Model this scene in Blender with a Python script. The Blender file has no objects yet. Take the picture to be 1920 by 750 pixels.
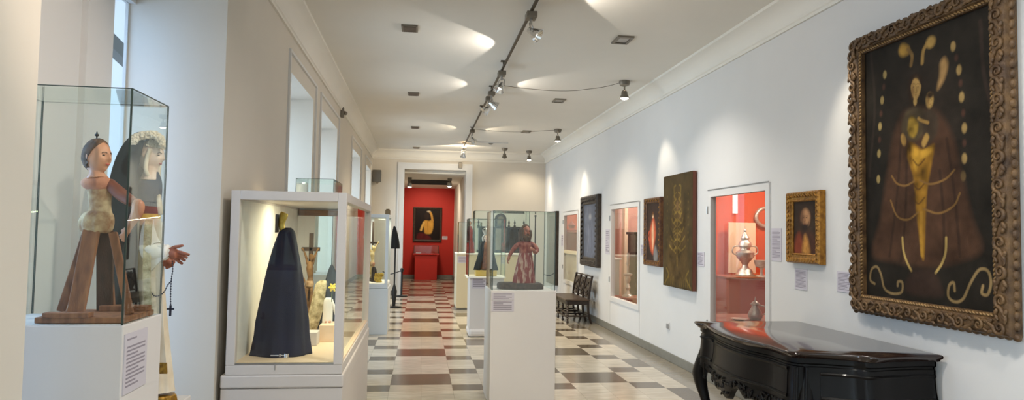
import bpy, bmesh, math, random
import numpy as np
from mathutils import Vector, Matrix
random.seed(7)
PI = math.pi
C = bpy.context.scene.collection
SC = bpy.context.scene

# ------------------------------------------------------------------ camera
H, FPX = 1.65, 1300.0
YAW, PITCH, ROLL = 0.129829, 0.0482764, 0.0164621
_F = Vector((math.sin(YAW)*math.cos(PITCH), math.cos(YAW)*math.cos(PITCH), math.sin(PITCH)))
_R0 = Vector((math.cos(YAW), -math.sin(YAW), 0.0))
_U0 = _R0.cross(_F)
_R = _R0*math.cos(ROLL) + _U0*math.sin(ROLL)
_U = -_R0*math.sin(ROLL) + _U0*math.cos(ROLL)
cam_data = bpy.data.cameras.new('camera')
cam = bpy.data.objects.new('camera', cam_data); C.objects.link(cam)
cam.matrix_world = Matrix(((_R.x, _U.x, -_F.x, 0), (_R.y, _U.y, -_F.y, 0), (_R.z, _U.z, -_F.z, H), (0, 0, 0, 1)))
cam_data.sensor_fit = 'HORIZONTAL'; cam_data.sensor_width = 36.0
cam_data.lens = FPX*36.0/1920.0
cam_data.clip_start = 0.05; cam_data.clip_end = 200
SC.camera = cam

# ------------------------------------------------------------------ colour management, world
SC.view_settings.view_transform = 'Standard'
SC.view_settings.look = 'None'
SC.view_settings.gamma = 1.0
SC.view_settings.use_curve_mapping = False
SC.view_settings.exposure = 0.14
SC.cycles.transparent_max_bounces = 48
SC.cycles.max_bounces = 8
SC.cycles.diffuse_bounces = 5
SC.cycles.sample_clamp_indirect = 6.0
SC.cycles.caustics_reflective = False
SC.cycles.caustics_refractive = False

world = bpy.data.worlds.new('World'); SC.world = world; world.use_nodes = True
wn = world.node_tree.nodes; wl = world.node_tree.links
bgn = wn['Background']; bgn.inputs['Color'].default_value = (0.60, 0.76, 1.0, 1); bgn.inputs['Strength'].default_value = 1.2

def lin(c):
    return tuple(((x/255.0)/12.92 if x/255.0 <= 0.04045 else ((x/255.0+0.055)/1.055)**2.4) for x in c)

def lamp(kind, name, loc, power, color=(1, .93, .82), aim=None, size=.1, spot=None, blend=.5, sizey=None):
    d = bpy.data.lights.new(name, kind); o = bpy.data.objects.new(name, d); C.objects.link(o)
    o.location = loc; d.energy = power; d.color = color
    if kind == 'AREA':
        d.size = size
        if sizey: d.shape = 'RECTANGLE'; d.size_y = sizey
    else:
        d.shadow_soft_size = size
    if kind == 'SPOT':
        d.spot_size = math.radians(spot); d.spot_blend = blend
    if aim is not None:
        o.rotation_euler = Vector(aim).to_track_quat('-Z', 'Y').to_euler()
    return o

XL, XR, YF, YB, ZC = -1.30, 3.30, 18.4, -4.0, 3.80
XN = -1.90                                            # plane of the window glass at the back of the left wall's niches
NICHES = [(-2.8, -.5), (2.52, 4.73), (7.0, 8.42), (9.1, 10.8), (13.1, 14.9), (16.3, 18.0)]  # first niche is unseen, added to send cool daylight onto the right wall
# daylight at the left wall's windows, strongest at the added one behind the camera
for (a, b) in NICHES:
    k = 170 if a < 0 else (27 if a < 4 else 32)
    o = lamp('AREA', 'window_daylight', (XN-.45, (a+b)/2, 1.8), k*(b-a), (.36, .60, 1.0) if 0 < a < 4 else (.66, .83, 1.0), aim=(1, 0, -.2), size=(b-a)*.95, sizey=2.6)
    o.data.spread = math.radians(130)
# right-row downlights, plus added fill lamps without fixtures, one of them behind the camera
WARM = (1.0, .86, .64)
NEUT = (1.0, .93, .83)
WASH = (1.0, .89, .70)
for (x, y, p, c, sp_) in [(2.1, 7.35, 30, NEUT, 115), (2.1, 10.85, 30, WARM, 110), (2.1, 14.3, 30, WARM, 120), (.97, 3.4, 62, NEUT, 150), (.97, -.6, 38, NEUT, 165), (.97, 16.4, 70, WARM, 140), (.4, 12.5, 36, WARM, 120)]:
    lamp('AREA', 'downlight_and_fill', (x, y, ZC-.03), p, c, aim=(0, 0, -1), size=.35).data.spread = math.radians(sp_)
# spot heads on the central track: some graze the ceiling, all feed the room
for (x, y, z, aim, p, ang, c) in [
        (1.14, 6.0, 3.55, (1, -.1, -.30), 22, 122, NEUT),
        (1.0, 7.6, 3.56, (-1, .25, -.30), 24, 124, NEUT),
        (.9, 9.9, 3.56, (-1, .1, -.30), 14, 116, NEUT), (1.06, 9.72, 3.56, (1, .1, -.28), 15, 116, NEUT),
        (.95, 14.0, 3.56, (-1, .3, -.4), 14, 120, WARM), (1.0, 14.1, 3.56, (1, .3, -.4), 14, 120, WARM),
        (.95, 16.6, 3.56, (.1, 1, -.6), 105, 140, WARM)]:
    lamp('SPOT', 'track_spot', (x, y, z), p, c, aim=aim, size=.012, spot=ang, blend=.10)
# track spots turned down at the showcases and the front of the room
for (x, y, aim, p, ang, c) in [(.97, 4.2, (.05, 1, -1.05), 90, 60, NEUT), (.97, 1.2, (-.75, .60, -.31), 270, 34, (1, .84, .70)), (.97, 8.75, (.1, .8, -1.1), 60, 70, NEUT), (2.74, 17.7, (-.1, .1, -1), 36, 150, WARM)]:
    lamp('SPOT', 'track_spot', (x, y, 3.5), p, c, aim=aim, size=.03, spot=ang, blend=.8)
# wall washers along the right side, one per lamp
for (y, p, c) in [(4.95, 40, WASH), (9.3, 44, WASH), (13.9, 46, WASH), (17.75, 44, WASH)]:
    lamp('SPOT', 'wall_washer', (2.77, y, 3.42), p, c, aim=(.50, -.32 if 5 < y < 10 else -.1, -1.25), size=.04, spot=58, blend=.8)
lamp('SPOT', 'wall_washer', (2.0, 2.3, 3.5), 60, NEUT, aim=(.9, 1.2, -1.2), size=.05, spot=70, blend=.9)

# ------------------------------------------------------------------ helpers
def at(x, y, Y):
    d = _R*((x-960)/FPX) - _U*((y-375)/FPX) + _F
    return Vector((0, 0, H)) + d*(Y/d.y)
def onx(x, y, X):
    d = _R*((x-960)/FPX) - _U*((y-375)/FPX) + _F
    return Vector((0, 0, H)) + d*(X/d.x)
def onz(x, y, Z):
    d = _R*((x-960)/FPX) - _U*((y-375)/FPX) + _F
    return Vector((0, 0, H)) + d*((Z-H)/d.z)

def mat(name, rgb, rough=.6, metal=0.0, var=0.0, vscale=6.0, rgb2=None, bump=0.0, bscale=60.0, coat=0.0, emit=0.0, spec=.5, stretch=None, contrast=1.0):
    m = bpy.data.materials.new(name); m.use_nodes = True
    n = m.node_tree.nodes; l = m.node_tree.links; b = n['Principled BSDF']
    c = lin(rgb)
    b.inputs['Base Color'].default_value = (*c, 1); b.inputs['Roughness'].default_value = rough
    b.inputs['Metallic'].default_value = metal; b.inputs['Specular IOR Level'].default_value = spec
    b.inputs['Coat Weight'].default_value = coat; b.inputs['Coat Roughness'].default_value = .05
    tc = n.new('ShaderNodeTexCoord'); mp = n.new('ShaderNodeMapping'); l.new(tc.outputs['Object'], mp.inputs[0])
    if stretch: mp.inputs['Scale'].default_value = stretch
    if var > 0 or rgb2:
        no = n.new('ShaderNodeTexNoise'); no.inputs['Scale'].default_value = vscale; no.inputs['Detail'].default_value = 5
        l.new(mp.outputs[0], no.inputs['Vector'])
        r = n.new('ShaderNodeValToRGB'); l.new(no.outputs['Fac'], r.inputs[0])
        r.color_ramp.elements[0].position = .5-.2/contrast; r.color_ramp.elements[1].position = .5+.2/contrast
        c2 = lin(rgb2) if rgb2 else tuple(x*(1-var) for x in c)
        r.color_ramp.elements[0].color = (*c2, 1); r.color_ramp.elements[1].color = (*c, 1)
        l.new(r.outputs[0], b.inputs['Base Color'])
    if bump > 0:
        nb = n.new('ShaderNodeTexNoise'); nb.inputs['Scale'].default_value = bscale; nb.inputs['Detail'].default_value = 4
        l.new(mp.outputs[0], nb.inputs['Vector'])
        bp = n.new('ShaderNodeBump'); bp.inputs['Strength'].default_value = bump; bp.inputs['Distance'].default_value = .01
        l.new(nb.outputs['Fac'], bp.inputs['Height']); l.new(bp.outputs[0], b.inputs['Normal'])
    if emit > 0:
        b.inputs['Emission Color'].default_value = (*c, 1); b.inputs['Emission Strength'].default_value = emit
    return m

def glass_mat(name, tint, f0=.03, k=.9):
    m = bpy.data.materials.new(name); m.use_nodes = True
    n = m.node_tree.nodes; l = m.node_tree.links
    n.remove(n['Principled BSDF'])
    tr = n.new('ShaderNodeBsdfTransparent'); tr.inputs[0].default_value = (*tint, 1)
    gl = n.new('ShaderNodeBsdfGlossy'); gl.inputs['Roughness'].default_value = .0; gl.inputs['Color'].default_value = (.95, 1, .98, 1)
    lw = n.new('ShaderNodeLayerWeight'); lw.inputs['Blend'].default_value = .5
    pw = n.new('ShaderNodeMath'); pw.operation = 'POWER'; pw.inputs[1].default_value = 5.0; l.new(lw.outputs['Facing'], pw.inputs[0])
    ma = n.new('ShaderNodeMath'); ma.operation = 'MULTIPLY_ADD'; ma.inputs[1].default_value = k; ma.inputs[2].default_value = f0; l.new(pw.outputs[0], ma.inputs[0])
    mx = n.new('ShaderNodeMixShader'); l.new(ma.outputs[0], mx.inputs[0]); l.new(tr.outputs[0], mx.inputs[1]); l.new(gl.outputs[0], mx.inputs[2])
    l.new(mx.outputs[0], n['Material Output'].inputs['Surface'])
    return m

def paint_mat(name, rough=.45, bump=.15):
    m = mat(name, (128, 128, 128), rough, bump=bump, bscale=220, spec=.10)
    n = m.node_tree.nodes; l = m.node_tree.links
    a = n.new('ShaderNodeVertexColor'); a.layer_name = 'paint'
    l.new(a.outputs['Color'], n['Principled BSDF'].inputs['Base Color'])
    return m

def catmull(pts, n=6, closed=False):
    P = [Vector(p) for p in pts]; out = []
    N = len(P); segs = N if closed else N-1
    for i in range(segs):
        p1, p2 = P[i], P[(i+1) % N]
        p0 = P[(i-1) % N] if (closed or i > 0) else p1*2-p2
        p3 = P[(i+2) % N] if (closed or i+2 < N) else p2*2-p1
        for k in range(n):
            t = k/n
            out.append(.5*((2*p1)+(p2-p0)*t+(2*p0-5*p1+4*p2-p3)*t*t+(3*p1-p0-3*p2+p3)*t*t*t))
    if not closed: out.append(P[-1])
    return out
def lerplist(v, n):
    out = []
    for i in range(len(v)-1):
        for k in range(n): out.append(v[i]+(v[i+1]-v[i])*k/n)
    out.append(v[-1]); return out

WO = {}
def head_point(x, y, z):
    """unit sphere to a face towards +y, chin at z = -1"""
    def G(a, b, w): return math.exp(-((a-b)/w)**2)
    low = max(0.0, -z)
    X = x*.62*(1-.30*low**1.8); Y = y*.76*(1-.10*low)
    if y > 0:
        f = y**1.2
        Y += f*(.21*G(x, 0, .15)*G(z, -.12, .15)+.12*G(x, 0, .11)*G(z, .10, .2))        # nose
        Y -= f*.11*(G(x, .36, .19)+G(x, -.36, .19))*G(z, .08, .12)                   # eye sockets
        Y += f*.05*G(z, .27, .09)*G(x, 0, .5)                                     # brow
        Y += f*.085*G(x, 0, .24)*G(z, -.42, .07)-f*.03*G(x, 0, .2)*G(z, -.54, .05)   # lips
        Y += f*.18*G(x, 0, .26)*G(z, -.76, .16)                                   # chin
        Y += f*.05*(G(x, .45, .22)+G(x, -.45, .22))*G(z, -.2, .22)
    else: Y *= 1.1
    return Vector((X, Y, z))
def face_at(x, z, out=0.0):
    y = math.sqrt(max(0.0, 1-x*x-z*z)); p = head_point(x, y, z); return Vector((p.x, p.y+out, p.z))
class MB:
    def __init__(s): s.bm = bmesh.new(); s.mi = 0
    def face(s, vs):
        try: f = s.bm.faces.new(vs); f.material_index = s.mi; return f
        except ValueError: return None
    def box(s, x0, x1, y0, y1, z0, z1):
        v = [s.bm.verts.new((x, y, z)) for z in (z0, z1) for y in (y0, y1) for x in (x0, x1)]
        for q in ((0, 2, 3, 1), (4, 5, 7, 6), (0, 1, 5, 4), (1, 3, 7, 5), (3, 2, 6, 7), (2, 0, 4, 6)): s.face([v[i] for i in q])
        return s
    def plank(s, a, b, w, t, side=(1, 0, 0)):
        a, b = Vector(a), Vector(b); d = (b-a).normalized(); sd = Vector(side); sd = (sd-d*sd.dot(d)).normalized(); q = d.cross(sd)
        v = []
        for p in (a, b):
            for i, j in ((-1, -1), (1, -1), (1, 1), (-1, 1)): v.append(s.bm.verts.new(p+sd*(w/2*i)+q*(t/2*j)))
        for k in range(4): s.face([v[k], v[(k+1) % 4], v[4+(k+1) % 4], v[4+k]])
        s.face(v[3::-1]); s.face(v[4:]); return s
    def loft(s, rings, cap=True, closed=True):
        R = [[s.bm.verts.new(p) for p in r] for r in rings]
        n = len(R[0])
        for a, b in zip(R, R[1:]):
            for k in range(n if closed else n-1): s.face([a[k], a[(k+1) % n], b[(k+1) % n], b[k]])
        if cap and closed: s.face(R[0][::-1]); s.face(R[-1])
        return s
    def tube(s, pts, r, seg=8, cap=True):
        P = [Vector(p) for p in pts]
        if not isinstance(r, (list, tuple)): r = [r]*len(P)
        t0 = (P[1]-P[0]).normalized()
        u = t0.orthogonal().normalized(); rings = []
        for i, p in enumerate(P):
            t = ((P[min(i+1, len(P)-1)]-P[max(i-1, 0)])).normalized()
            u = (u-t*u.dot(t)).normalized(); w = t.cross(u)
            rings.append([p+(u*math.cos(2*PI*k/seg)+w*math.sin(2*PI*k/seg))*r[i] for k in range(seg)])
        return s.loft(rings, cap)
    def lathe(s, c, prof, seg=24, cap=True):
        c = Vector(c)
        return s.loft([[c+Vector((r*math.cos(2*PI*k/seg), r*math.sin(2*PI*k/seg), z)) for k in range(seg)] for r, z in prof], cap)
    def prism(s, poly, f0, f1):
        a = [s.bm.verts.new(f0(*p)) for p in poly]; b = [s.bm.verts.new(f1(*p)) for p in poly]
        n = len(poly)
        for k in range(n): s.face([a[k], a[(k+1) % n], b[(k+1) % n], b[k]])
        s.face(a[::-1]); s.face(b); return s
    def ball(s, c, r, m=None, u=16, v=10):
        if not isinstance(r, (tuple, list)): r = (r, r, r)
        M = Matrix.Translation(Vector(c)) @ (m if m is not None else Matrix.Identity(4)) @ Matrix.Diagonal((*r, 1))
        nv = s.bm.verts.new; t = nv(M @ Vector((0, 0, 1))); bt = nv(M @ Vector((0, 0, -1))); R = []
        for j in range(1, v):
            ph = PI*j/v; sn, cs = math.sin(ph), math.cos(ph)
            R.append([nv(M @ Vector((sn*math.cos(2*PI*k/u), sn*math.sin(2*PI*k/u), cs))) for k in range(u)])
        for k in range(u):
            k2 = (k+1) % u; s.face([t, R[0][k], R[0][k2]]); s.face([bt, R[-1][k2], R[-1][k]])
            for p, q in zip(R, R[1:]): s.face([p[k], q[k], q[k2], p[k2]])
        return s
    def head(s, c, h, yaw, pitch=0.0, tilt=0.0, u=40, v=30):
        """a sculpted head, height h, face towards local +y, turned by yaw about z"""
        g = bmesh.ops.create_uvsphere(s.bm, u_segments=u, v_segments=v, radius=1)
        M = head_matrix(c, h, yaw, pitch, tilt)
        for vv in g['verts']:
            vv.co = M @ head_point(*vv.co)
            for f in vv.link_faces: f.material_index = s.mi
        for sx in (-1, 1):
            E = M @ Matrix.Translation((sx*.60, -.06, 0)) @ Matrix.Rotation(sx*.35, 4, 'Z') @ Matrix.Diagonal((.06, .13, .20, 1))
            q = bmesh.ops.create_uvsphere(s.bm, u_segments=12, v_segments=8, radius=1, matrix=E)
            for vv in q['verts']:
                for f in vv.link_faces: f.material_index = s.mi
        return s
    def build(s, name, mats, parent=None, smooth=None, bevel=0, remesh=0, sub=0, smoothit=6):
        off = WO[parent.name] if parent is not None else Vector((0, 0, 0))
        bmesh.ops.recalc_face_normals(s.bm, faces=s.bm.faces[:])
        if parent is None:
            vs = [v.co for v in s.bm.verts]
            off = Vector(((min(v.x for v in vs)+max(v.x for v in vs))/2, (min(v.y for v in vs)+max(v.y for v in vs))/2, min(v.z for v in vs)))
        for v in s.bm.verts: v.co = v.co-off
        me = bpy.data.meshes.new(name); s.bm.to_mesh(me); s.bm.free()
        for m in (mats if isinstance(mats, (list, tuple)) else [mats]): me.materials.append(m)
        o = bpy.data.objects.new(name, me); C.objects.link(o)
        if parent is not None: o.parent = parent
        else: o.location = off
        WO[o.name] = off.copy()
        if bevel:
            b = o.modifiers.new('bevel', 'BEVEL'); b.width = bevel; b.segments = 2; b.limit_method = 'ANGLE'; b.angle_limit = math.radians(40)
        if remesh:
            r = o.modifiers.new('remesh', 'REMESH'); r.mode = 'VOXEL'; r.voxel_size = remesh; r.use_smooth_shade = True
            q = o.modifiers.new('smooth', 'SMOOTH'); q.factor = .5; q.iterations = smoothit
        if sub:
            q = o.modifiers.new('subdivision', 'SUBSURF'); q.levels = sub; q.render_levels = sub
        if smooth is not None:
            me.polygons.foreach_set('use_smooth', [True]*len(me.polygons))
            if smooth < 180: me.set_sharp_from_angle(angle=math.radians(smooth))
        return o
def head_matrix(c, h, yaw, pitch=0.0, tilt=0.0):
    return Matrix.Translation(Vector(c)) @ Matrix.Rotation(yaw, 4, 'Z') @ Matrix.Rotation(pitch, 4, 'X') @ Matrix.Rotation(tilt, 4, 'Y') @ Matrix.Scale(h/2, 4)

def thing(name, label, cat, loc=(0, 0, 0), group=None):
    o = bpy.data.objects.new(name, None); C.objects.link(o); o.location = loc
    o.empty_display_size = .1
    o['label'] = label; o['category'] = cat
    if group: o['group'] = group
    WO[o.name] = Vector(loc); return o
def tag(o, label, cat, group=None):
    o['label'] = label; o['category'] = cat
    if group: o['group'] = group
    return o
def struct(o): o['kind'] = 'structure'; return o
def dup(root, loc, label=None, group=None):
    r = root.copy(); C.objects.link(r); r.location = loc
    WO[r.name] = Vector(loc)
    if label: r['label'] = label
    if group: r['group'] = group
    for ch in list(root.children):
        c = ch.copy(); C.objects.link(c); c.parent = r
        for g in list(ch.children):
            d = g.copy(); C.objects.link(d); d.parent = c
    return r

def ring(cx, cy, z, rx, ry, n=40, folds=0, amp=0.0, ph=0.0, rot=0.0, tilt=0.0):
    out = []
    for k in range(n):
        a = 2*PI*k/n; q = 1+amp*math.sin(folds*a+ph)+.45*amp*math.sin((folds*1.7)*a+ph*2.1) if folds else 1
        out.append(Vector((cx+rx*q*math.cos(a), cy+ry*q*math.sin(a), z+tilt*math.cos(a))))
    return out
def robe(mb, rows, Y, ratio=.8, folds=0, amp=0.0, n=48, sub=4, dy=None, cap=True, ampgrow=True):
    """loft through rows (pixel row, left, right) at depth Y"""
    c, w = [], []
    for i, r in enumerate(rows):
        yy = Y+(dy[i] if dy else 0)
        a, b = at(r[1], r[0], yy), at(r[2], r[0], yy)
        c.append((a+b)/2); w.append((b-a).length/2)
    cc = catmull(c, sub); ww = catmull([(x, 0, 0) for x in w], sub)
    N = len(cc); rings = []
    for i in range(N):
        g = i/(N-1) if ampgrow else 1
        rings.append(ring(cc[i].x, cc[i].y, cc[i].z, ww[i].x, ww[i].x*ratio, n, folds, amp*g, ph=i*.04))
    return mb.loft(rings, cap)
def px_tube(mb, pts, r, Y, seg=10, n=5, dys=None):
    P = [at(p[0], p[1], Y+(dys[i] if dys else 0)) for i, p in enumerate(pts)]
    rr = r if isinstance(r, (list, tuple)) else [r]*len(P)
    return mb.tube(catmull(P, n), lerplist(list(rr), n), seg)

class Paint:
    """a small painter for flat pictures: colours on a fine grid, later the vertices of a canvas"""
    def __init__(s, w, h, nx, ny, bg, noise=.12, seed=1):
        s.w, s.h, s.nx, s.ny = w, h, nx, ny; s.tone = 1.0; s.mk = 1.0
        s.X, s.Y = np.meshgrid(np.linspace(0, w, nx), np.linspace(0, h, ny))
        s.c = np.zeros((ny, nx, 3)); s.c[:] = lin(bg)
        rng = np.random.default_rng(seed); s.n = np.zeros((ny, nx))
        for sc, a in ((6, 1), (14, .6), (40, .4)):
            g = rng.random((sc*ny//nx+3, sc+3))
            iy = np.linspace(0, g.shape[0]-1.01, ny); ix = np.linspace(0, g.shape[1]-1.01, nx)
            y0 = iy.astype(int)[:, None]; x0 = ix.astype(int)[None, :]; fy = (iy % 1)[:, None]; fx = (ix % 1)[None, :]
            s.n += a*((g[y0, x0]*(1-fx)+g[y0, x0+1]*fx)*(1-fy)+(g[y0+1, x0]*(1-fx)+g[y0+1, x0+1]*fx)*fy-.5)
        s.noise = noise; s.c *= (1+noise*2.5*s.n)[..., None]
    def blend(s, a, col, mott=.3):
        mott = mott*s.mk; col = tuple(c*s.tone for c in col); a = np.clip(a, 0, 1)[..., None]; s.c = s.c*(1-a)+(np.array(lin(col))*np.clip(1+mott*s.n, .2, 2)[..., None])*a
    def ell(s, cx, cy, rx, ry, col, soft=.3, al=1.0, rot=0.0, mott=.3):
        dx, dy = s.X-cx, s.Y-cy; c_, s_ = math.cos(rot), math.sin(rot)
        d = np.sqrt(((dx*c_+dy*s_)/rx)**2+((-dx*s_+dy*c_)/ry)**2)
        s.blend((1-d)/soft*al if al == 1 else np.clip((1-d)/soft, 0, 1)*al, col, mott)
    def poly(s, pts, col, soft=.01, al=1.0, mott=.3, smooth=True):
        P = [(p.x, p.y) for p in catmull([(a, b, 0) for a, b in pts], 5, True)] if smooth else pts
        ins = np.zeros_like(s.X, bool); dist = np.full_like(s.X, 1e9)
        for (x0, y0), (x1, y1) in zip(P, P[1:]+P[:1]):
            dx, dy = x1-x0, y1-y0; L = dx*dx+dy*dy+1e-12
            t = np.clip(((s.X-x0)*dx+(s.Y-y0)*dy)/L, 0, 1)
            dist = np.minimum(dist, np.hypot(s.X-x0-t*dx, s.Y-y0-t*dy))
            cond = ((y0 > s.Y) != (y1 > s.Y))
            with np.errstate(divide='ignore', invalid='ignore'):
                ins ^= cond & (s.X < dx*(s.Y-y0)/(dy if abs(dy) > 1e-12 else 1e-12)+x0)
        sd = np.where(ins, dist, -dist)
        s.blend(np.clip(sd/soft+.5, 0, 1)*al, col, mott)
    def line(s, pts, w, col, al=1.0, mott=.3, n=6):
        P = [(p.x, p.y) for p in catmull([(a, b, 0) for a, b in pts], n)]; dist = np.full_like(s.X, 1e9)
        for (x0, y0), (x1, y1) in zip(P, P[1:]):
            dx, dy = x1-x0, y1-y0; L = dx*dx+dy*dy+1e-12
            t = np.clip(((s.X-x0)*dx+(s.Y-y0)*dy)/L, 0, 1)
            dist = np.minimum(dist, np.hypot(s.X-x0-t*dx, s.Y-y0-t*dy))
        s.blend(np.clip((w-dist)/(w*.6), 0, 1)*al, col, mott)
    def canvas(s, name, m, f, parent):
        """f(u, v) -> world point"""
        me = bpy.data.meshes.new(name); off = WO[parent.name]
        V = [f(x, y)-off for y in np.linspace(0, s.h, s.ny) for x in np.linspace(0, s.w, s.nx)]
        nx = s.nx
        F = [(j*nx+i, j*nx+i+1, (j+1)*nx+i+1, (j+1)*nx+i) for j in range(s.ny-1) for i in range(nx-1)]
        me.from_pydata([tuple(v) for v in V], [], F)
        at_ = me.color_attributes.new('paint', 'FLOAT_COLOR', 'POINT')
        arr = np.ones((s.ny*nx, 4), np.float32); arr[:, :3] = np.clip(s.c.reshape(-1, 3), 0, 1)
        at_.data.foreach_set('color', arr.ravel())
        me.materials.append(m)
        o = bpy.data.objects.new(name, me); C.objects.link(o); o.parent = parent; WO[o.name] = off.copy()
        return o

# ------------------------------------------------------------------ materials
M = {}
M['wall'] = mat('white_plaster', (214, 212, 210), .75, var=.03, vscale=2, bump=.05, bscale=30)
M['wallw'] = mat('cream_plaster', (212, 204, 192), .75, var=.03, vscale=2, bump=.05, bscale=30)
M['ceil'] = mat('ceiling_paint', (226, 221, 212), .8, var=.03, vscale=1.5)
M['trim'] = mat('white_gloss_trim', (212, 210, 208), .45)
M['base'] = mat('grey_stone_base', (128, 126, 118), .4, var=.2, vscale=9)
M['cab'] = mat('cabinet_paint', (208, 200, 194), .45, var=.03, vscale=3)
M['cabblue'] = mat('cool_white_cabinet_paint', (205, 212, 218), .45, var=.03, vscale=3)
M['ped'] = mat('pedestal_paint', (212, 207, 204), .55, var=.02, vscale=3)
M['pedc'] = mat('cream_pedestal_paint', (206, 194, 164), .6, var=.03, vscale=3)
M['glass'] = glass_mat('case_glass', (.965, .985, .975), .02)
M['wglass'] = glass_mat('window_glass', (.97, .985, .98), .03)
M['vglass'] = glass_mat('vitrine_glass', (.97, .965, .96), .03)
M['edge'] = mat('dark_glass_edge', (52, 66, 62), .25)
M['blk'] = mat('black_metal', (22, 22, 22), .45)
M['chrome'] = mat('chrome', (225, 225, 225), .12, 1.0)
M['alu'] = mat('brushed_aluminium', (170, 168, 165), .35, .9)
M['lampgrey'] = mat('lamp_body_grey', (120, 112, 100), .45, .3)
M['track'] = mat('bronze_track', (74, 62, 46), .45, .4)
M['vent'] = mat('vent_grille', (105, 92, 80), .5)
M['bulb'] = mat('lit_bulb', (255, 244, 225), .3, emit=14)
M['silver'] = mat('old_silver', (222, 219, 208), .3, .65, var=.25, vscale=30, bump=.5, bscale=90)
M['black'] = mat('ebonised_wood', (11, 9, 9), .36, coat=.05, var=.3, vscale=14, spec=.2)
M['blacktop'] = mat('dark_polished_top', (42, 27, 23), .16, rgb2=(30, 18, 15), vscale=5, stretch=(6, .6, 1), coat=.45)
M['darkwood'] = mat('dark_walnut', (56, 40, 30), .38, rgb2=(24, 16, 12), vscale=10, stretch=(1, 1, 6))
M['wood'] = mat('reddish_plank_wood', (160, 106, 68), .7, rgb2=(112, 68, 42), vscale=7, stretch=(6, 6, .8), bump=.2)
M['woodd'] = mat('brown_plank_wood', (92, 62, 46), .7, rgb2=(60, 40, 30), vscale=7, stretch=(6, 6, .8), bump=.2)
M['flesh'] = mat('painted_flesh', (200, 148, 116), .45, rgb2=(178, 116, 84), vscale=9)
M['fleshp'] = mat('pale_painted_flesh', (226, 200, 180), .4, rgb2=(214, 178, 152), vscale=9)
M['fleshd'] = mat('ruddy_painted_flesh', (170, 104, 78), .5, rgb2=(128, 70, 50), vscale=20)
M['hair'] = mat('carved_brown_hair', (98, 68, 44), .8, rgb2=(62, 42, 26), vscale=24, stretch=(1, 1, 3))
M['brow'] = mat('painted_brow', (70, 44, 30), .6)
M['lip'] = mat('painted_lip', (168, 74, 64), .5)
M['eye'] = mat('painted_eye', (44, 32, 26), .25)
M['linen'] = mat('aged_linen', (212, 186, 146), .85, rgb2=(146, 104, 70), vscale=20, bump=.5, contrast=1.4)
M['pinkcloth'] = mat('worn_pink_cloth', (204, 148, 116), .8, rgb2=(168, 104, 78), vscale=14, bump=.3)
M['armred'] = mat('red_brown_arm_wood', (134, 74, 54), .6, rgb2=(104, 54, 38), vscale=12)
M['veil'] = mat('black_veil', (22, 22, 25), .9, rgb2=(14, 14, 17), vscale=8)
M['navy'] = mat('navy_wool', (31, 34, 62), .8, rgb2=(24, 26, 48), vscale=6)
M['cream'] = mat('cream_silk', (232, 220, 200), .6, rgb2=(214, 196, 168), vscale=10)
M['ivory'] = mat('ivory_lace', (218, 206, 170), .85, rgb2=(142, 128, 90), vscale=30, bump=.5, bscale=120)
M['white'] = mat('white_cloth', (236, 232, 224), .8, var=.06, vscale=10)
M['gold'] = mat('gold_braid', (176, 132, 44), .42, .5, rgb2=(112, 76, 20), vscale=40, bump=.4)
M['goldp'] = mat('yellow_gilt', (222, 196, 92), .4, .25, rgb2=(182, 142, 46), vscale=30)
M['bead'] = mat('dark_rosary_bead', (44, 44, 58), .35)
M['crossw'] = mat('cross_wood', (70, 52, 40), .6, var=.3, vscale=12)
M['corpus'] = mat('old_corpus_paint', (156, 116, 66), .6, rgb2=(92, 62, 34), vscale=18)
M['ivoryc'] = mat('carved_ivory', (236, 220, 170), .45, rgb2=(196, 164, 98), vscale=20)
M['redrobe'] = mat('worn_red_polychrome', (124, 52, 46), .6, rgb2=(178, 148, 132), vscale=26, stretch=(1.6, 1.6, .35), contrast=1.5)
M['redrobe'].node_tree.nodes['Color Ramp'].color_ramp.elements[0].position = .38
M['redrobe'].node_tree.nodes['Color Ramp'].color_ramp.elements[1].position = .50
M['stonebase'] = mat('mottled_carved_base', (92, 78, 70), .7, rgb2=(56, 46, 42), vscale=30, bump=.5)
M['paper'] = mat('label_paper', (196, 190, 198), .7)
M['ink'] = mat('label_print', (140, 132, 142), .8)
M['frame_gold'] = mat('gilt_frame', (172, 122, 46), .38, .55, rgb2=(112, 72, 24), vscale=26, bump=.5)
M['frame_br'] = mat('carved_brown_frame', (112, 84, 52), .5, .15, rgb2=(64, 44, 26), vscale=16, bump=.4, bscale=80)
M['frame_dk'] = mat('dark_frame', (66, 54, 42), .5, rgb2=(36, 28, 22), vscale=18, bump=.6)
M['redside'] = mat('red_brown_panel_side', (98, 52, 34), .6)
M['paint'] = paint_mat('oil_paint', .5)
M['red'] = mat('red_wall_paint', (176, 32, 14), .7, var=.04, vscale=2)
M['orange'] = mat('orange_red_wall_paint', (214, 84, 44), .7, var=.04, vscale=2)
M['pinkwall'] = mat('pink_wall_reflection_tint', (206, 158, 142), .7, var=.04, vscale=2)  # pale reflection on the opening's glass, put into the wall colour
M['redped'] = mat('red_vitrine_paint', (182, 34, 24), .5)
M['creampanel'] = mat('cream_panel', (232, 206, 176), .6)
M['brownped'] = mat('red_brown_counter', (150, 78, 60), .4)
M['darkred'] = mat('dark_red_cabinet', (160, 48, 42), .5, rgb2=(120, 32, 30), vscale=6)
M['yellowbase'] = mat('yellow_wood_base', (214, 178, 88), .5)
M['flower'] = mat('yellow_flower', (232, 204, 62), .6)
M['socket'] = mat('socket_plastic', (150, 148, 146), .4)

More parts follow.
